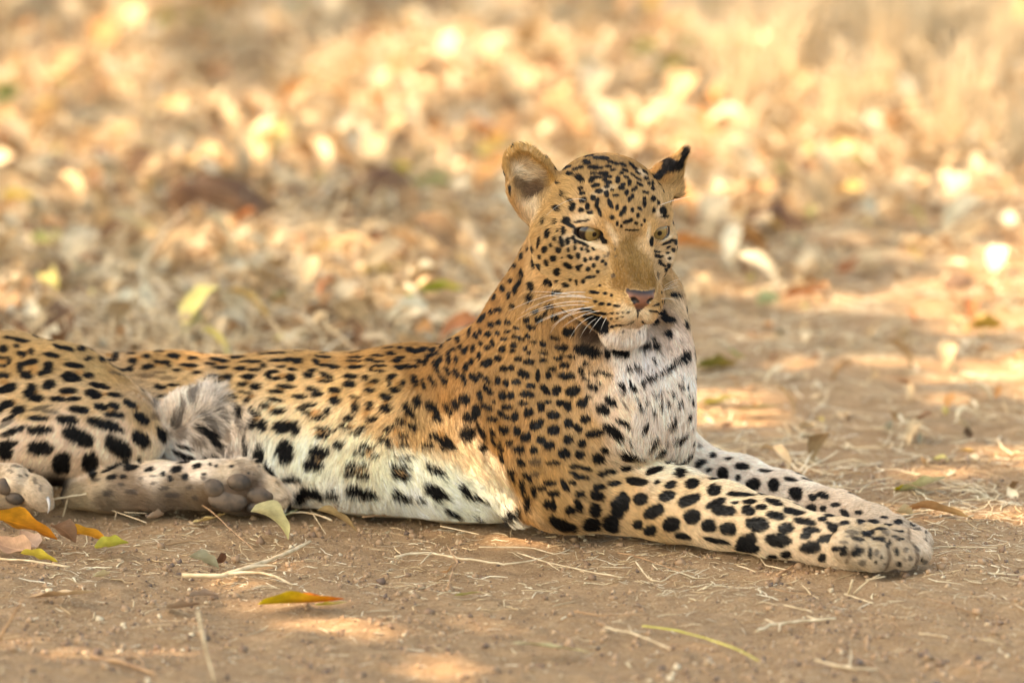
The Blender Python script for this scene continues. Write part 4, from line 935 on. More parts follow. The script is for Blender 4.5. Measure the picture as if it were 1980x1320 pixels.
def lit_map(gx_, gy_):
    px, py = W2P(np.stack([gx_, gy_, np.zeros_like(gx_)], 1))
    band = np.interp(py, [-200, 40, 130, 190, 330, 400, 480, 600, 650, 700], [.40, .40, .56, .80, .74, .50, .34, .32, .45, .2])
    band = np.where((px > 1350) & (py < 150), band * .8, band)
    band = np.where((px > 900) & (py > 330) & (py < 640), np.maximum(band, .42), band)
    band = np.where((((px - 430) / 170) ** 2 + ((py - 395) / 50) ** 2 < 1) | (((px - 740) / 160) ** 2 + ((py - 380) / 45) ** 2 < 1), .0, band)
    band = np.where((px > 1330) & (py >= 470) & (py < 1010), np.maximum(band, .40), band)
    nn = fbm(gx_ + 30, gy_ * .8 + 30, .24, 4, 55, .6)
    lo, hi = .30, .70
    lit = nn < lo + (hi - lo) * band
    lit &= band > .02
    lit &= (gy_ > .35) | ((px > 1330) & (py < 1010) & (py > 300))
    val = lit.astype(float)
    wob = .35 + 1.3 * fbm(gx_ * 1 + 40, gy_ + 40, .07, 3, 66)
    for (cx_, cy_, rx, ry, s) in LIT:
        d = np.sqrt(((gx_ - cx_) / rx) ** 2 + ((gy_ - cy_) / ry) ** 2)
        val = np.maximum(val, (d < (wob if s <= 1 else 1.1)) * min(s, 1))
    return val
r_ = np.random.default_rng(909)
sp_ = .062; VV = []; 
for layer, h in enumerate((5.0, 5.2, 5.4, 5.6, 5.8)):
    shx, shy = SUND[0] / SUND[2] * h, SUND[1] / SUND[2] * h
    a = np.arange(-2.3, 2.3, sp_); b_ = np.arange(-3.2, 9.5, sp_)
    A, B = np.meshgrid(a, b_, indexing='ij'); A = A.ravel() + r_.uniform(-.5, .5, A.size) * sp_; B = B.ravel() + r_.uniform(-.5, .5, B.size) * sp_
    v = lit_map(A, B); keep = r_.random(A.size) >= (1 - (1 - v) ** 3) * .985
    A, B = A[keep], B[keep]; hh = h + r_.normal(0, .07, len(A))
    VV.append(np.stack([A + SUND[0] / SUND[2] * hh, B + SUND[1] / SUND[2] * hh, hh], 1))
C_ = np.concatenate(VV)
N_ = len(C_)
R = euler_m(r_.normal(0, .45, N_), r_.normal(0, .45, N_), r_.uniform(0, 6.28, N_)) * r_.uniform(.75, 1.2, N_)[:, None, None]
base = np.array([(-.062, 0, 0), (0, -.034, .006), (.0, .034, .006), (.062, 0, -.008)])
P = (np.einsum('mij,vj->mvi', R, base) + C_[:, None]).reshape(-1, 3)
f_ = np.array([(0, 1, 2), (1, 3, 2)]); FF = (f_[None] + (np.arange(N_) * 4)[:, None, None]).reshape(-1, 3)
m_green, n, l, b = new_mat('green_foliage')
oi = n.new('ShaderNodeNewGeometry'); nzz = n.new('ShaderNodeTexNoise'); nzz.inputs['Scale'].default_value = 3
r2 = n.new('ShaderNodeValToRGB'); r2.color_ramp.elements[0].color = (.07, .085, .02, 1); r2.color_ramp.elements[1].color = (.16, .13, .04, 1); l.new(nzz.outputs[0], r2.inputs[0])
l.new(r2.outputs[0], b.inputs['Base Color'])
shade_tree = bpy.data.objects.new('shade_tree', None); COL.objects.link(shade_tree); shade_tree.location = (-5.6, 2.4, 0)
tag(shade_tree, 'spreading leafy tree at the edge of the clearing whose crown shades the leopard', 'tree')
crown = mesh_obj('crown', P - np.array(shade_tree.location), FF, m_green, shade_tree); tag(crown, kind='stuff')
m_bark, n, l, b = new_mat('bark'); nzb = n.new('ShaderNodeTexNoise'); nzb.inputs['Scale'].default_value = 14; nzb.inputs['Detail'].default_value = 8
rb = n.new('ShaderNodeValToRGB'); rb.color_ramp.elements[0].color = (.05, .035, .022, 1); rb.color_ramp.elements[1].color = (.2, .15, .1, 1); l.new(nzb.outputs[0], rb.inputs[0]); l.new(rb.outputs[0], b.inputs['Base Color']); b.inputs['Roughness'].default_value = .9
V, Fc = tube(bez([(0, 0, -.1), (.1, -.1, 1.0), (.35, -.15, 2.6), (.5, -.3, 4.2)], 9), np.linspace(.26, .13, 9), 14); mesh_obj('trunk', V, Fc, m_bark, shade_tree)
for tgt_ in ((2.2, -4.4, 5.3), (3.4, -2.2, 5.4), (2.6, 1.0, 5.4), (1.6, 3.6, 5.5), (3.6, -6.0, 5.4)):
    V, Fc = tube(bez([(.45, -.2, 3.9), (tgt_[0] * .4, tgt_[1] * .35, 4.9), tgt_], 10), np.linspace(.085, .012, 10), 9); mesh_obj('limb', V, Fc, m_bark, shade_tree)
# ------------------------------------------------------------------ straw, twigs, leaves, clods one by one
def dry_mat(name, a, b_c, scale=60, rough=.7):
    m, n, l, b = new_mat(name)
    tcc = n.new('ShaderNodeTexCoord'); t = n.new('ShaderNodeTexNoise'); t.inputs['Scale'].default_value = scale; t.inputs['Detail'].default_value = 5; l.new(tcc.outputs['Object'], t.inputs['Vector'])
    r = n.new('ShaderNodeValToRGB'); r.color_ramp.elements[0].position = .32; r.color_ramp.elements[1].position = .68
    r.color_ramp.elements[0].color = (*lin(a), 1); r.color_ramp.elements[1].color = (*lin(b_c), 1)
    l.new(t.outputs[0], r.inputs[0]); l.new(r.outputs[0], b.inputs['Base Color']); b.inputs['Roughness'].default_value = rough
    bp = n.new('ShaderNodeBump'); bp.inputs['Strength'].default_value = .5; bp.inputs['Distance'].default_value = .001; l.new(t.outputs[0], bp.inputs['Height']); l.new(bp.outputs[0], b.inputs['Normal'])
    return m
M_ = {'p': dry_mat('pale_straw', [176, 150, 114], [222, 200, 164]), 'b': dry_mat('brown_stalk', [132, 96, 64], [178, 140, 100]), 'd': dry_mat('dark_twig', [84, 60, 42], [130, 98, 70]),
      'y': dry_mat('green_stem', [170, 162, 66], [200, 188, 100]), 'c': dry_mat('clod', [74, 48, 30], [122, 86, 58], 24, .95)}
STALKS = [
 ('twig', 'p', 10, .006, '352 1111,430 1113,480 1097,520 1082,560 1066,600 1048', 'pale forked twig catching the sun in front of the hind paw', '430 1111,490 1104,530 1112,565 1130;478 1098,510 1090,535 1094'),
 ('stalk', 'b', 3.4, .03, '353 955,403 983,463 1038,491 1062', 'thin brown stalk leaning over the ground beside the upturned hind paw', ''),
 ('reed', 'p', 5, .022, '18 980,60 973,106 964,150 957,194 951', 'flattened pale reed lying against the leftmost hind paw', '132 960,124 990,117 1016;117 1016,150 1013'),
 ('stem', 'y', 3.6, .003, '1243 1209,1300 1217,1362 1232,1427 1255,1468 1277', 'long smooth yellow-green stem curving over the bare foreground dirt', ''),
 ('straw', 'p', 5.5, .004, '764 1077,790 1070,834 1068,884 1079,930 1084,976 1090', 'thick broken pale straw in front of the belly', '884 1079,870 1066;834 1068,812 1090;976 1090,1030 1086,1060 1074'),
 ('straw', 'p', 3.2, .003, '1000 1068,1057 1086,1135 1104,1202 1116', 'long pale straw lying below the near elbow', '1057 1086,1082 1103'),
 ('straw', 'p', 2.6, .004, '926 1057,1029 1058,1075 1072,1103 1061', 'grey bent straw just in front of the elbow', ''),
 ('stalk', 'b', 3.0, .004, '1195 1068,1222 1072,1248 1081,1315 1104', 'reddish brown stalk crossing pale straws below the foreleg', ''),
 ('straw', 'p', 3.4, .004, '1230 1086,1255 1120,1280 1125,1301 1109,1347 1100', 'zigzag bleached straw below the middle of the near foreleg', ''),
 ('straw', 'p', 2.6, .003, '852 1017,890 1024,926 1033', 'short straw beside the sun fleck at the belly', ''),
 ('stalk', 'b', 2.8, .003, '700 999,735 997,764 993', 'short reddish stalk lying along the belly fur', ''),
 ('stalk', 'b', 4.2, .02, '866 1134,877 1100,884 1086,866 1056', 'brown stalk standing bent above the broken straw', ''),
 ('straw', 'b', 3.6, .002, '1110 1181,1160 1190,1210 1188,1255 1187', 'smooth tan stalk lying level in the open foreground', ''),
 ('straw', 'p', 3.8, .002, '1170 1212,1223 1224,1260 1238,1297 1254', 'bleached knotted straw left of the yellow-green stem', '1223 1224,1215 1208'),
 ('stick', 'p', 6.5, .004, '1463 1220,1490 1208,1513 1205,1560 1199,1616 1196', 'thick frayed pale stick in the bare dirt below the near paw', '1500 1206,1480 1196;1508 1206,1506 1220;1580 1198,1560 1190'),
 ('straw', 'p', 3.2, .002, '1633 1148,1660 1156,1691 1167', 'short straight straw under the near paw', ''),
 ('straw', 'p', 5.5, .02, '1640 1148,1646 1132,1649 1119', 'split straw end standing up below the near paw', '1650 1148,1674 1121,1702 1110;1674 1121,1712 1114'),
 ('straw', 'p', 3.0, .003, '1427 1066,1468 1073,1479 1092,1520 1101', 'kinked thin straw touching the underside of the foreleg', ''),
 ('twig', 'b', 6.0, .012, '1503 1112,1518 1104,1535 1092', 'stubby brown twig tilted up before the near wrist', ''),
 ('straw', 'p', 3.0, .002, '1515 1169,1545 1175,1570 1182', 'small white straw alone on the dirt', ''),
 ('straw', 'b', 2.6, .002, '1724 1200,1742 1215,1760 1231,1789 1246', 'thin bent stalk on the sloping dirt at the right', ''),
 ('straw', 'p', 3.0, .003, '1777 1224,1810 1226,1836 1232', 'bleached straw fragment at the right of the thin bent stalk', ''),
 ('stalk', 'b', 2.2, .002, '1794 1157,1849 1172,1915 1195', 'fine brown stalk lying aslant right of the near paw', ''),
 ('straw', 'p', 2.6, .002, '1935 1150,1960 1166,1985 1181', 'thin pale straw at the right edge of the clearing', ''),
 ('straw', 'p', 6.0, .003, '1576 1274,1609 1285,1650 1291,1697 1294', 'thick bleached stem nearest the bottom right', '1640 1291,1648 1272,1645 1254'),
 ('straw', 'b', 3.4, .004, '1650 1260,1690 1286,1722 1312', 'slanting tan straw crossing behind the thick bleached stem', ''),
 ('straw', 'p', 3.6, .003, '1808 1057,1849 1056,1928 1059', 'pale straw pointing away from the tips of the paws', '1808 1074,1840 1064'),
 ('straw', 'p', 3.4, .003, '1836 1100,1891 1107,1985 1112', 'long level straw on the ground right of the paws', ''),
 ('straw', 'b', 2.8, .002, '1487 1136,1520 1145,1571 1150', 'curved tan straw below the wrist', '1520 1139,1575 1137,1612 1140'),
 ('straw', 'p', 2.8, .002, '1425 1092,1444 1098,1461 1105', 'tiny curled white straw under the foreleg', ''),
 ('straw', 'p', 5.0, .003, '0 1080,60 1082,134 1096', 'blurred pale straw at the lower left under the yellow leaves', ''),
 ('straw', 'p', 3.0, .004, '173 974,226 988,283 1010', 'loose straw lying before the hind heel', '226 988,222 1004;240 990,285 992'),
 ('stem', 'p', 6.0, .05, '382 1180,392 1240,417 1325', 'out of focus upright stem in the near foreground', ''),
 ('stem', 'b', 5.0, .05, '0 1236,21 1193,46 1155', 'blurred leaning stem at the lower left corner', ''),
 ('stick', 'b', 10., .006, '177 1268,247 1282,300 1303', 'thick blurred stick in the near left foreground', '247 1270,275 1262,280 1292'),
 ('stem', 'b', 3.2, .04, '654 992,644 972,634 946,625 912', 'curly brown stem rising in front of the belly fur', '634 946,616 930;644 972,668 985'),
 ('stem', 'b', 3.0, .03, '1036 1012,1019 995,1014 968,1022 980', 'hooked dry stem by the elbow', '1057 1002,1072 988,1091 970'),
 ('twig', 'd', 4.5, .008, '1367 1030,1345 1043,1330 1050,1322 1040', 'dark crooked twig tucked under the near foreleg', ''),
 ('straw', 'p', 4.4, .004, '1358 1043,1380 1049,1407 1057', 'white straw beside the dark crooked twig', ''),
 ('straw', 'p', 4.0, .004, '640 1005,600 985,560 992', 'pale broken straw between hind paw and belly', '600 985,630 1032'),
 ('straw', 'p', 3.2, .004, '1045 1020,1090 1028,1150 1034', 'loose straw at the foot of the near elbow', '1060 1024,1095 1016'),
]
def stalk(kind, mk, wpx, lift, path, label, forks):
    pts = [tuple(float(v) for v in q.split()) for q in path.split(',')]
    up = lift > .0195
    def w(q, i, n_):
        # leaning ones leave the ground between their ends
        h = lift * (abs(math.sin(math.pi * min(1, i / max(n_ - 1, 1)) * .5)) if up else 1)
        if kind in ('stem',) and up:
            g = P2G(*pts[0] if path is not None else q); return P2W(q[0], q[1], g[1] - .004 * i)
        g = P2G(q[0], q[1], 0); zz = float(gz(g[0], g[1])); return P2G(q[0], q[1], max(zz + wpx * S * .5, .001) + (h if up else 0))
    if kind == 'stem' and up and path.startswith('382'):
        g = P2G(417, 1325); W = [P2W(q[0], q[1], g[1]) for q in pts]
    elif kind == 'stem' and up:
        low = max(pts, key=lambda q: q[1]); g = P2G(*low); W = [P2W(q[0], q[1], g[1] - .01) for q in pts]
        if low[1] < 1100: W = [p_ + np.array([0, -.0, 0]) for p_ in W]
    else: W = [w(q, i, len(pts)) for i, q in enumerate(pts)]
    nseg = max(6, len(pts) * 3)
    C = bez(W, nseg) if len(W) != 3 else bez(W, nseg)
    C = C + rng.normal(0, wpx * S * .10, C.shape)
    rr = wpx * S * .5 * (np.linspace(1, .72, nseg)) * rng.uniform(.8, 1.15, nseg)
    V, Fc = tube(C, rr, 7); V = list(V); Fc = list(Fc)
    for fk in [f for f in forks.split(';') if f]:
        q = [tuple(float(v) for v in z.split()) for z in fk.split(',')]
        base_y = None
        if up:
            g = P2G(*max(pts, key=lambda z: z[1])); W2 = [P2W(z[0], z[1], g[1] - .012) for z in q]
        else: W2 = [P2G(z[0], z[1], max(float(gz(*P2G(z[0], z[1])[:2])) + wpx * S * .45, .001)) for z in q]
        C2 = bez(W2, 6); v2, f2 = tube(C2, np.linspace(wpx * S * .36, wpx * S * .16, 6), 6)
        Fc += [tuple(i + len(V) for i in f) for f in f2]; V += list(v2)
    o = mesh_obj(kind, V, Fc, M_[mk]); tag(o, label, kind); return o
for a in STALKS: stalk(*a)

LEAVES = [ # px py size_px width curl fold tiltx tilty az tint tint2 z label
 (45, 1014, 135, .56, -1.0, .3, -1.0, .05, .06, [214, 150, 48], [196, 120, 40], .012, 'large golden curled leaf below the leftmost hind paw'),
 (22, 1045, 110, .50, 1.0, .4, -.5, .2, 2.4, [188, 146, 112], [150, 112, 84], .003, 'dull brown leaf under the golden curled leaf'),
 (128, 1036, 70, .60, -1.2, .5, -.7, .4, 1.0, [168, 130, 104], [140, 104, 78], .004, 'upright brown leaf between the golden and yellow leaves'),
 (170, 1032, 95, .46, -.8, .4, -.9, .0, .05, [220, 160, 60], [214, 140, 50], .004, 'orange narrow leaf behind the small yellow-green leaf'),
 (215, 1046, 66, .70, .5, .4, -1.0, .1, .2, [204, 196, 88], [188, 184, 80], .003, 'small yellow-green leaf with a torn edge'),
 (75, 1070, 72, .55, -.5, .3, -1.0, .1, -.1, [226, 202, 88], [214, 186, 70], .003, 'pale yellow pointed leaf at the lower left'),
 (60, 1035, 90, .42, 1.2, .3, -.5, .1, 1.9, [184, 152, 128], [164, 132, 108], .002, 'pinkish dry leaf half buried by the yellow leaf'),
 (528, 1026, 92, .62, -2.4, .7, -.75, .1, .10, [196, 186, 140], [176, 166, 116], .004, 'curled sage-coloured leaf just below the hind toes'),
 (405, 992, 66, .50, .8, .3, -.3, 0, .2, [196, 168, 112], [176, 146, 92], .003, 'small tan leaf under the hind paw'),
 (652, 1010, 92, .42, -1.3, .5, -.7, .1, -.25, [178, 152, 108], [150, 122, 84], .004, 'folded khaki leaf in front of the belly'),
 (672, 966, 58, .50, 1.4, .9, -.9, .3, .5, [166, 142, 70], [140, 112, 56], .003, 'olive leaf folded against the belly fur'),
 (565, 978, 44, .50, .6, .3, -.5, 0, .8, [196, 196, 150], None, .003, 'small pale green leaf beside the hind toes'),
 (300, 985, 48, .55, 1.4, .8, -.8, .4, .7, [186, 158, 132], [154, 126, 100], .003, 'crumpled buff leaf in front of the hind foot'),
 (582, 1150, 160, .30, .35, .7, -.4, 0, -.03, [204, 172, 40], [190, 96, 30], .004, 'long yellow and orange leaf lying in the sun fleck'),
 (640, 1152, 60, .34, .4, .5, -.4, 0, .1, [206, 196, 90], [220, 206, 150], .003, 'yellow-green leaf tip under the long yellow and orange leaf'),
 (396, 1084, 66, .60, -1.0, .5, -.8, .2, .5, [176, 172, 144], [150, 146, 118], .004, 'grey-green leaf beside the sunlit twig'),
 (430, 1068, 60, .50, 1.8, .9, -1.0, .5, 1.0, [104, 66, 44], [120, 80, 56], .006, 'dark brown crumpled leaf behind the sunlit twig'),
 (400, 1138, 64, .50, -1.0, .5, -.6, -.3, -.3, [180, 158, 140], [160, 134, 114], .004, 'mauve-grey leaf below the sunlit twig'),
 (352, 1160, 70, .44, 1.0, .6, -.5, .1, -.2, [168, 142, 116], [134, 106, 84], .003, 'dull folded leaf in the shaded foreground'),
 (195, 1098, 42, .60, 1.6, .8, -.6, .4, .6, [200, 178, 136], None, .003, 'tiny curled buff leaf on the shaded dirt'),
 (120, 1140, 130, .32, .5, .4, -.3, 0, -.12, [190, 152, 112], [206, 176, 138], .003, 'long blurred tan leaf in the left foreground'),
 (1066, 1244, 150, .17, -.4, .3, -.2, 0, -.14, [196, 184, 138], [184, 166, 116], .002, 'slender pale leaf lying flat in the open foreground'),
 (905, 1136, 54, .32, .5, .4, -.4, 0, -.1, [184, 178, 110], [190, 170, 120], .002, 'small greenish leaf below the broken straw'),
 (868, 1083, 34, .7, 1.2, .6, -1.0, .3, 1.2, [176, 130, 84], None, .008, 'little brown leaf caught on the bent stalk'),
 (1785, 938, 96, .50, .6, .4, -.7, -.1, .12, [196, 186, 128], [210, 200, 160], .006, 'pale leaf with a yellow base on the dirt beyond the far paw'),
 (1745, 942, 34, .60, .6, .4, -.7, 0, .2, [190, 170, 40], None, .004, 'yellow scrap at the base of the pale leaf beyond the far paw'),
 (1707, 986, 26, .8, .6, .3, -1.1, 0, .2, [196, 104, 40], None, .006, 'small rust-coloured leaf behind the far paw'),
 (1820, 990, 120, .22, -.5, .9, -.6, 0, -.08, [170, 124, 80], [190, 150, 100], .006, 'rolled brown leaf to the right of the far paw'),
 (1752, 986, 46, .6, -.8, .5, -1.0, .2, .9, [206, 182, 140], None, .006, 'upturned cream leaf behind the far paw'),
 (842, 548, 120, .34, -.6, .6, -.6, -.2, .35, [130, 158, 44], [164, 176, 60], .02, 'bright green leaf on the litter left of the neck'),
 (800, 562, 60, .5, -.6, .6, -.8, -.2, .9, [150, 160, 50], None, .012, 'olive leaf touching the bright green leaf'),
 (738, 498, 92, .46, .6, .4, -.7, .1, .2, [220, 190, 96], [236, 214, 160], .03, 'straw-yellow leaf on the litter behind the back'),
 (250, 428, 120, .46, -.8, .4, -.7, .2, -.15, [236, 222, 190], [224, 206, 150], .03, 'big cream leaf shining in the litter at the left'),
 (632, 466, 54, .56, .6, .4, -.8, 0, .1, [206, 190, 60], None, .02, 'lemon-yellow leaf between clod and neck'),
 (1486, 577, 48, .9, .6, .4, -1.2, 0, .1, [180, 188, 140], None, .008, 'pale green leaf standing on edge right of the cheek'),
 (1390, 762, 80, .44, .5, .4, -.6, 0, .1, [186, 178, 96], [200, 190, 140], .006, 'yellow-green leaf on the ground right of the chest'),
 (1470, 778, 90, .34, .4, .3, -.4, 0, -.1, [156, 152, 116], None, .004, 'grey-green leaf right of the chest'),
 (1385, 690, 90, .5, 1.0, .7, -.7, .2, .3, [120, 112, 50], [150, 120, 60], .008, 'dark olive leaf right of the throat'),
 (1460, 350, 60, .6, .6, .4, -.9, 0, .2, [214, 120, 50], None, .02, 'orange leaf in the litter right of the ear'),
 (1340, 470, 120, .4, -.7, .5, -.8, 0, .1, [216, 128, 54], [206, 150, 90], .02, 'orange curled leaf beside the right cheek'),
 (1550, 558, 80, .4, .7, .5, -.8, 0, -.1, [164, 96, 56], None, .01, 'red-brown leaf on the bare ground to the right'),
 (180, 345, 90, .5, .6, .5, -.8, 0, .1, [232, 220, 196], None, .02, 'white-cream leaf far back in the litter at the left'),
 (775, 322, 60, .7, .6, .5, -1.0, 0, .1, [206, 196, 60], None, .02, 'yellow leaf standing in the litter above the back'),
 (840, 345, 100, .5, .6, .5, -.8, 0, .1, [170, 184, 120], None, .02, 'pale sage leaf in the litter above the back'),
 (25, 370, 80, .6, .6, .5, -1.0, 0, .1, [220, 196, 110], None, .02, 'pale yellow leaf at the left edge of the litter'),
 (1908, 615, 70, .7, 1.0, .6, -1.0, .3, .4, [190, 150, 70], None, .01, 'curled ochre leaf on the bare ground at the far right'),
 (1375, 46, 140, .3, .3, .4, -.9, 0, .05, [120, 134, 20], None, .06, 'long olive-green leaf far back at the top'),
 (1245, 66, 60, .8, .3, .4, -1.1, 0, .2, [140, 146, 40], None, .06, 'roundish green leaf far back left of the long olive leaf'),
 (1300, 104, 70, .6, .3, .4, -1.0, 0, .4, [156, 156, 60], None, .05, 'small green leaf below the long olive leaf'),
 (345, 12, 90, .6, .3, .4, -1.0, 0, .1, [140, 150, 60], None, .05, 'soft green leaf at the top left'),
 (140, 122, 70, .6, .3, .4, -1.0, 0, .1, [156, 152, 60], None, .05, 'green leaf in the far litter at the left'),
 (15, 632, 70, .6, .8, .5, -.9, .2, .4, [214, 150, 50], [180, 110, 40], .02, 'orange leaf resting just behind the rump'),
 (945, 235, 110, .4, .8, .5, -.9, .2, .1, [206, 124, 64], None, .03, 'rusty leaf in the litter above the left ear'),
]
for i, (px, py, sz, wr, curl, fold, tx, ty, az, t1, t2, z, label) in enumerate(LEAVES):
    dep = P2G(px, py); k = 1 + dep[1] / 9.93
    shp = leaf_shape(sz * S * k * 1.12, wr * 1.15, curl * .5, fold, .3 * math.sin(i * 2.1), .5, 500 + i, 16)
    o = leaf_mesh('leaf', shp, t1, t2)
    c = P2G(px, py, z + .006)
    tx = tx * .62
    o.rotation_euler = (tx, ty, az)
    R_ = euler_m(np.array(tx), np.array(ty), np.array(az)); lo = (shp[0] @ R_.T)[:, 2].min()
    zz = max(float(gz(c[0], c[1])), -.002)
    o.location = (c[0], c[1], zz - lo + (z * .4 if py < 600 else 0.0))
    tag(o, label, 'leaf')
# the nearest leaves of the litter
names = ['cream', 'tan', 'light brown', 'brown', 'orange-brown', 'ochre', 'yellow', 'green', 'grey-green', 'dark brown', 'rusty', 'pale']
protos = []
for k in range(36):
    ti = int(rng.choice(len(TINTS), p=TW)); r_ = np.random.default_rng(700 + k)
    shp = leaf_shape(r_.uniform(.04, .075), r_.uniform(.38, .6), r_.uniform(-1.4, 1.4), r_.uniform(.1, .8), r_.normal(0, .5), r_.uniform(.3, 1.3), 800 + k, 7)
    o = leaf_mesh('litter_leaf', shp, TINTS[ti][0]); protos.append((o, ti, shp, [False]))
r_ = np.random.default_rng(31)
lx, ly = scatter_ground(1500, r_, .95, 3.6)
cnt_ = 0
for x, y in zip(lx, ly):
    if cnt_ >= 244: break
    if abs(x) > (9.9 + y) * .071: continue
    o, ti, shp, used = protos[cnt_ % 36]
    if used[0]: o = o.copy(); COL.objects.link(o)
    used[0] = True
    e = (r_.normal(-.08, .18), r_.normal(0, .15), r_.uniform(0, 6.28)); o.rotation_euler = e
    R_ = euler_m(np.array(e[0]), np.array(e[1]), np.array(e[2])); lo = (shp[0] @ R_.T)[:, 2].min()
    o.location = (x, y, float(gz(x, y)) - lo + r_.random() * .02)
    tag(o, 'dry %s leaf lying loose on top of the litter behind the leopard' % names[ti], 'leaf', 'loose leaves on top of the litter')
    cnt_ += 1

# clods and stones
def lump(name, px, py, wpx, hpx, mat, label, cat, seed, dpx=None):
    c = P2G(px, py); k = 1 + c[1] / 9.93
    V, Fc = uvsphere(36, 26); r_ = np.random.default_rng(seed)
    nn = 1 + .5 * (fbm(V[:, 0] * 1.7 + 20, V[:, 2] * 1.7 + V[:, 1] + 20, 1, 4, seed) - .5) + .25 * (fbm(V[:, 0] * 6 + 20, V[:, 1] * 6 + V[:, 2] * 4 + 20, 1, 3, seed + 1) - .5)
    W = V * nn[:, None] * np.array([wpx * .5, (dpx or wpx * .7) * .5, hpx]) * S * k
    o = mesh_obj(name, W, Fc, mat); o.location = (c[0], c[1], -.1 * hpx * S * k); tag(o, label, cat); return o
lump('dirt_clod', 430, 425, 230, 95, M_['c'], 'broad red-brown dirt clod in the litter above the back', 'clod', 5)
lump('dirt_clod', 735, 395, 170, 75, M_['c'], 'smaller dark dirt clod left of the ear', 'clod', 6)
lump('dirt_clod', 1500, 460, 130, 70, M_['c'], 'brown clod in the litter right of the face', 'clod', 8)
lump('stone', 1855, 550, 60, 20, M_['d'], 'dark brown stone on the bare ground at the far right', 'stone', 9)

# ------------------------------------------------------------------ straw and crumbs nobody could count
def straw_mass(name, xs, ys, L, Rr, tilt, seed, label, cat, tints):
    r_ = np.random.default_rng(seed); M = len(xs); az = r_.uniform(0, 6.28, M)
    bend = r_.normal(0, .45, M); bend2 = r_.normal(0, .45, M)
    pts = np.zeros((M, 4, 3)); a = az.copy(); p = np.zeros((M, 3)); ti = tilt
    for i in range(4):
        pts[:, i] = p
        p = p + np.stack([np.cos(a) * np.cos(ti), np.sin(a) * np.cos(ti), np.sin(ti)], 1) * (L / 3)[:, None]
        a = a + (bend if i == 0 else bend2); ti = ti * .8
    pts[:, :, 0] += xs[:, None]; pts[:, :, 1] += ys[:, None]
    pts[:, :, 2] += (gz(pts[:, :, 0], pts[:, :, 1])) * np.where(tilt > .25, 0, 1)[:, None] + np.where(tilt > .25, gz(xs, ys), 0)[:, None] + Rr[:, None] * .7
    s = np.stack([-np.sin(az), np.cos(az), 0 * az], 1)
    prof = [(1, 0), (-.3, .75), (-.7, -.6)]
    V = np.zeros((M, 4, 3, 3)); wd = np.array([1, 1, .85, .5])
    for j, (u, w_) in enumerate(prof):
        V[:, :, j] = pts + (s * u)[:, None] * (Rr[:, None] * wd)[:, :, None] + np.array([0, 0, 1.]) * w_ * .5 * (Rr[:, None] * wd)[:, :, None]
    f = []
    for i in range(3):
        for j in range(3): f.append((i * 3 + j, i * 3 + (j + 1) % 3, (i + 1) * 3 + (j + 1) % 3, (i + 1) * 3 + j))
    f = np.array(f); FF = (f[None] + (np.arange(M) * 12)[:, None, None]).reshape(-1, 4)
    o = mesh_obj(name, V.reshape(-1, 3), FF, m_strawmix)
    tt = lin(np.array(tints))[r_.integers(0, len(tints), M)] * r_.uniform(.75, 1.15, (M, 1))
    paint(o.data, 'tint', np.repeat(np.clip(tt, 0, .9), 12, 0))
    tag(o, label, cat, kind='stuff'); return o
m_strawmix, n, l, b = new_mat('straw_mix'); at = n.new('ShaderNodeAttribute'); at.attribute_name = 'tint'; l.new(at.outputs['Color'], b.inputs['Base Color']); b.inputs['Roughness'].default_value = .6
ST = [[220, 198, 158], [234, 216, 182], [196, 164, 120], [160, 124, 84], [214, 184, 140]]
r_ = np.random.default_rng(71)
# on the near dirt, thick below the animal and thin further out
N = 16000; px = r_.uniform(-60, 2040, N); py = r_.uniform(880, 1400, N)
cl = fbm(px * .006 + 5, py * .02 + 5, 1, 3, 88)
w_ = np.exp(-((py - 1085) / 85) ** 2) * (cl > .40) + .12 + .5 * (px > 1780) * (py < 1130) * (py > 1000)
k = r_.random(N) < w_; G = np.array([P2G(a, b__) for a, b__ in zip(px[k], py[k])]); M = len(G)
straw_mass('straw_bits', G[:, 0], G[:, 1], np.clip(r_.lognormal(-4.45, .65, M), .003, .05), np.clip(r_.lognormal(-7.3, .4, M), .0003, .0018), np.abs(r_.normal(0, .08, M)), 72, 'scattered bits of broken straw on the dirt in front of the leopard', 'straw', ST)
# beyond the animal, right: straw over bare ground
N = 6000; px = r_.uniform(1250, 2040, N); py = r_.uniform(480, 1010, N); k = r_.random(N) < .25 + .5 * (fbm(px * .004 + 5, py * .02 + 5, 1, 3, 89) > .5)
G = np.array([P2G(a, b__) for a, b__ in zip(px[k], py[k])]); M = len(G)
straw_mass('ground_straw', G[:, 0], G[:, 1], np.clip(r_.lognormal(-3.3, .6, M), .01, .16), r_.uniform(.0006, .0019, M), np.abs(r_.normal(0, .1, M)), 73, 'loose straw strewn over the bare ground right of the leopard', 'straw', ST)
# dry grass in and over the litter
N = 32000; x, y = scatter_ground(N, r_, .28, 6.0); M = len(x)
straw_mass('litter_straw', x, y, np.clip(r_.lognormal(-2.6, .5, M), .02, .28), r_.uniform(.0008, .0030, M), np.abs(r_.normal(.12, .25, M)), 74, 'dry grass stalks tangled through the leaf litter', 'dry grass', ST)
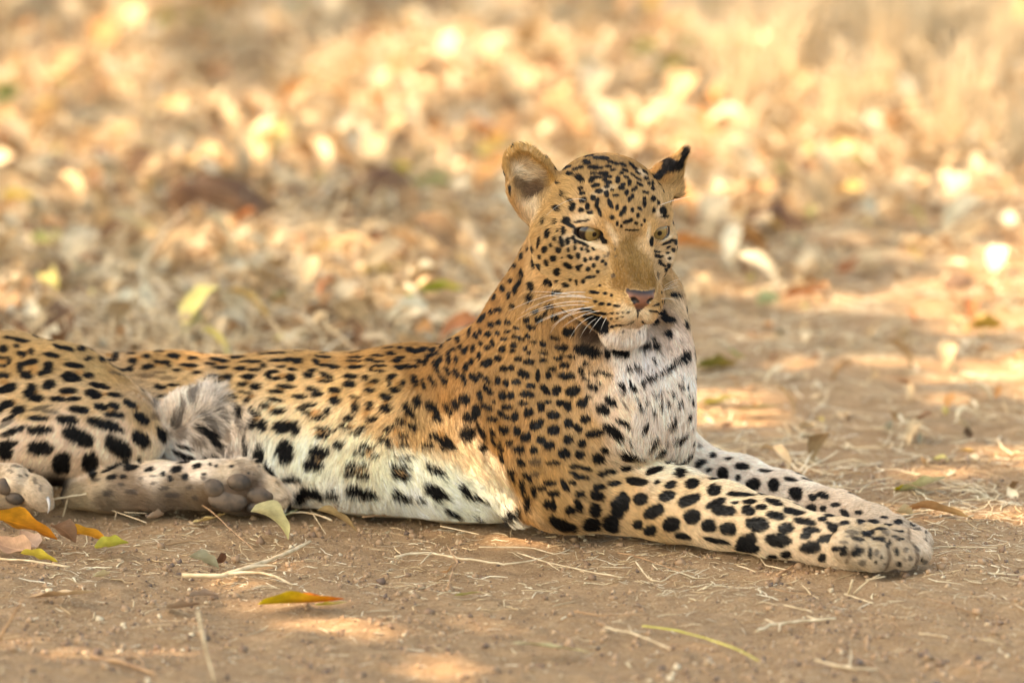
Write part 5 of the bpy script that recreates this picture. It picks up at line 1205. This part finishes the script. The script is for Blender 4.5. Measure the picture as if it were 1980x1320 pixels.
# crumbs of dirt
N = 26000; px = r_.uniform(-60, 2040, N); py = 880 + 520 * r_.random(N); cl = fbm(px * .01 + 5, py * .03 + 5, 1, 3, 91); k = r_.random(N) < np.clip((cl - .35) * 3, .1, 1)
G = np.array([P2G(a, b__) for a, b__ in zip(px[k], py[k])]); M = len(G)
oc = np.array([(1, 0, 0), (-1, 0, 0), (0, 1, 0), (0, -1, 0), (0, 0, 1), (0, 0, -1)], float); of = np.array([(0, 2, 4), (2, 1, 4), (1, 3, 4), (3, 0, 4), (2, 0, 5), (1, 2, 5), (3, 1, 5), (0, 3, 5)])
sz = np.clip(r_.lognormal(-6.5, .62, M), .0004, .008)
V = oc[None] * r_.uniform(.6, 1.3, (M, 6, 3)); V = np.einsum('mij,mvj->mvi', euler_m(r_.uniform(0, 6, M), r_.uniform(0, 6, M), r_.uniform(0, 6, M)), V) * sz[:, None, None]
V += np.stack([G[:, 0], G[:, 1], gz(G[:, 0], G[:, 1]) + sz * .2], 1)[:, None]
o = mesh_obj('dirt_crumbs', V.reshape(-1, 3), (of[None] + (np.arange(M) * 6)[:, None, None]).reshape(-1, 3), m_strawmix, smooth=False)
tt = lin(np.array([[150, 118, 86], [164, 130, 96], [128, 98, 72], [98, 76, 60], [176, 146, 112], [206, 184, 150]]))[r_.choice(6, M, p=[.33, .3, .17, .08, .09, .03])]
paint(o.data, 'tint', np.repeat(tt, 6, 0)); tag(o, 'crumbs of dirt and grit scattered on the ground', 'dirt crumbs', kind='stuff')

# tufts of tall dry grass
def tuft(px, py, hpx, nst, spread, seed, label, group):
    c = P2G(px, py); kk = 1 + c[1] / 9.93; r_ = np.random.default_rng(seed); K = []; VV = []; FF = []
    for i in range(nst):
        b0 = np.array([r_.normal(0, .025), r_.normal(0, .025), 0]); h = hpx * S * kk * r_.uniform(.55, 1.1)
        dx, dy = r_.normal(0, spread) * h, r_.normal(0, spread) * h
        pts = bez([b0, b0 + np.array([dx * .25, dy * .25, h * .6]), b0 + np.array([dx, dy, h])], 7)
        v, f = tube(pts, np.linspace(.0022, .0007, 7) * kk, 4); FF += [tuple(q + len(VV) for q in t) for t in f]; VV += list(v)
    o = mesh_obj('dry_grass_tuft', VV, FF, M_['p']); o.location = (c[0], c[1], float(gz(c[0], c[1])) - .01); tag(o, label, 'grass tuft', group)
for i, (px, py, h) in enumerate([(1460, 230, 190), (1560, 150, 170), (1640, 260, 150), (1730, 180, 200), (1840, 290, 180), (1930, 200, 210), (1790, 110, 150), (1890, 90, 150), (1380, 150, 120), (1980, 330, 160), (1680, 90, 130), (1550, 60, 110)]):
    tuft(px, py, h * 1.25, 44, .25, 40 + i, 'tall tuft of pale dry grass far behind on the right', 'dry grass tufts far behind on the right')
for px, py, h, lab in ((640, 150, 120, 'dry grass tuft far behind above the middle of the back'), (985, 60, 90, 'low dry grass tuft at the top behind the ears'), (345, 672, 110, 'wispy dry grass just behind the rump'), (185, 668, 80, 'small wisp of dry grass behind the haunch'), (420, 690, 90, 'thin grass wisp beside the wispy grass behind the rump'), (250, 290, 90, 'dry grass tuft standing in the far litter at the left')):
    tuft(px, py, h, 12 if py > 600 else 20, .35, int(px), lab, None)
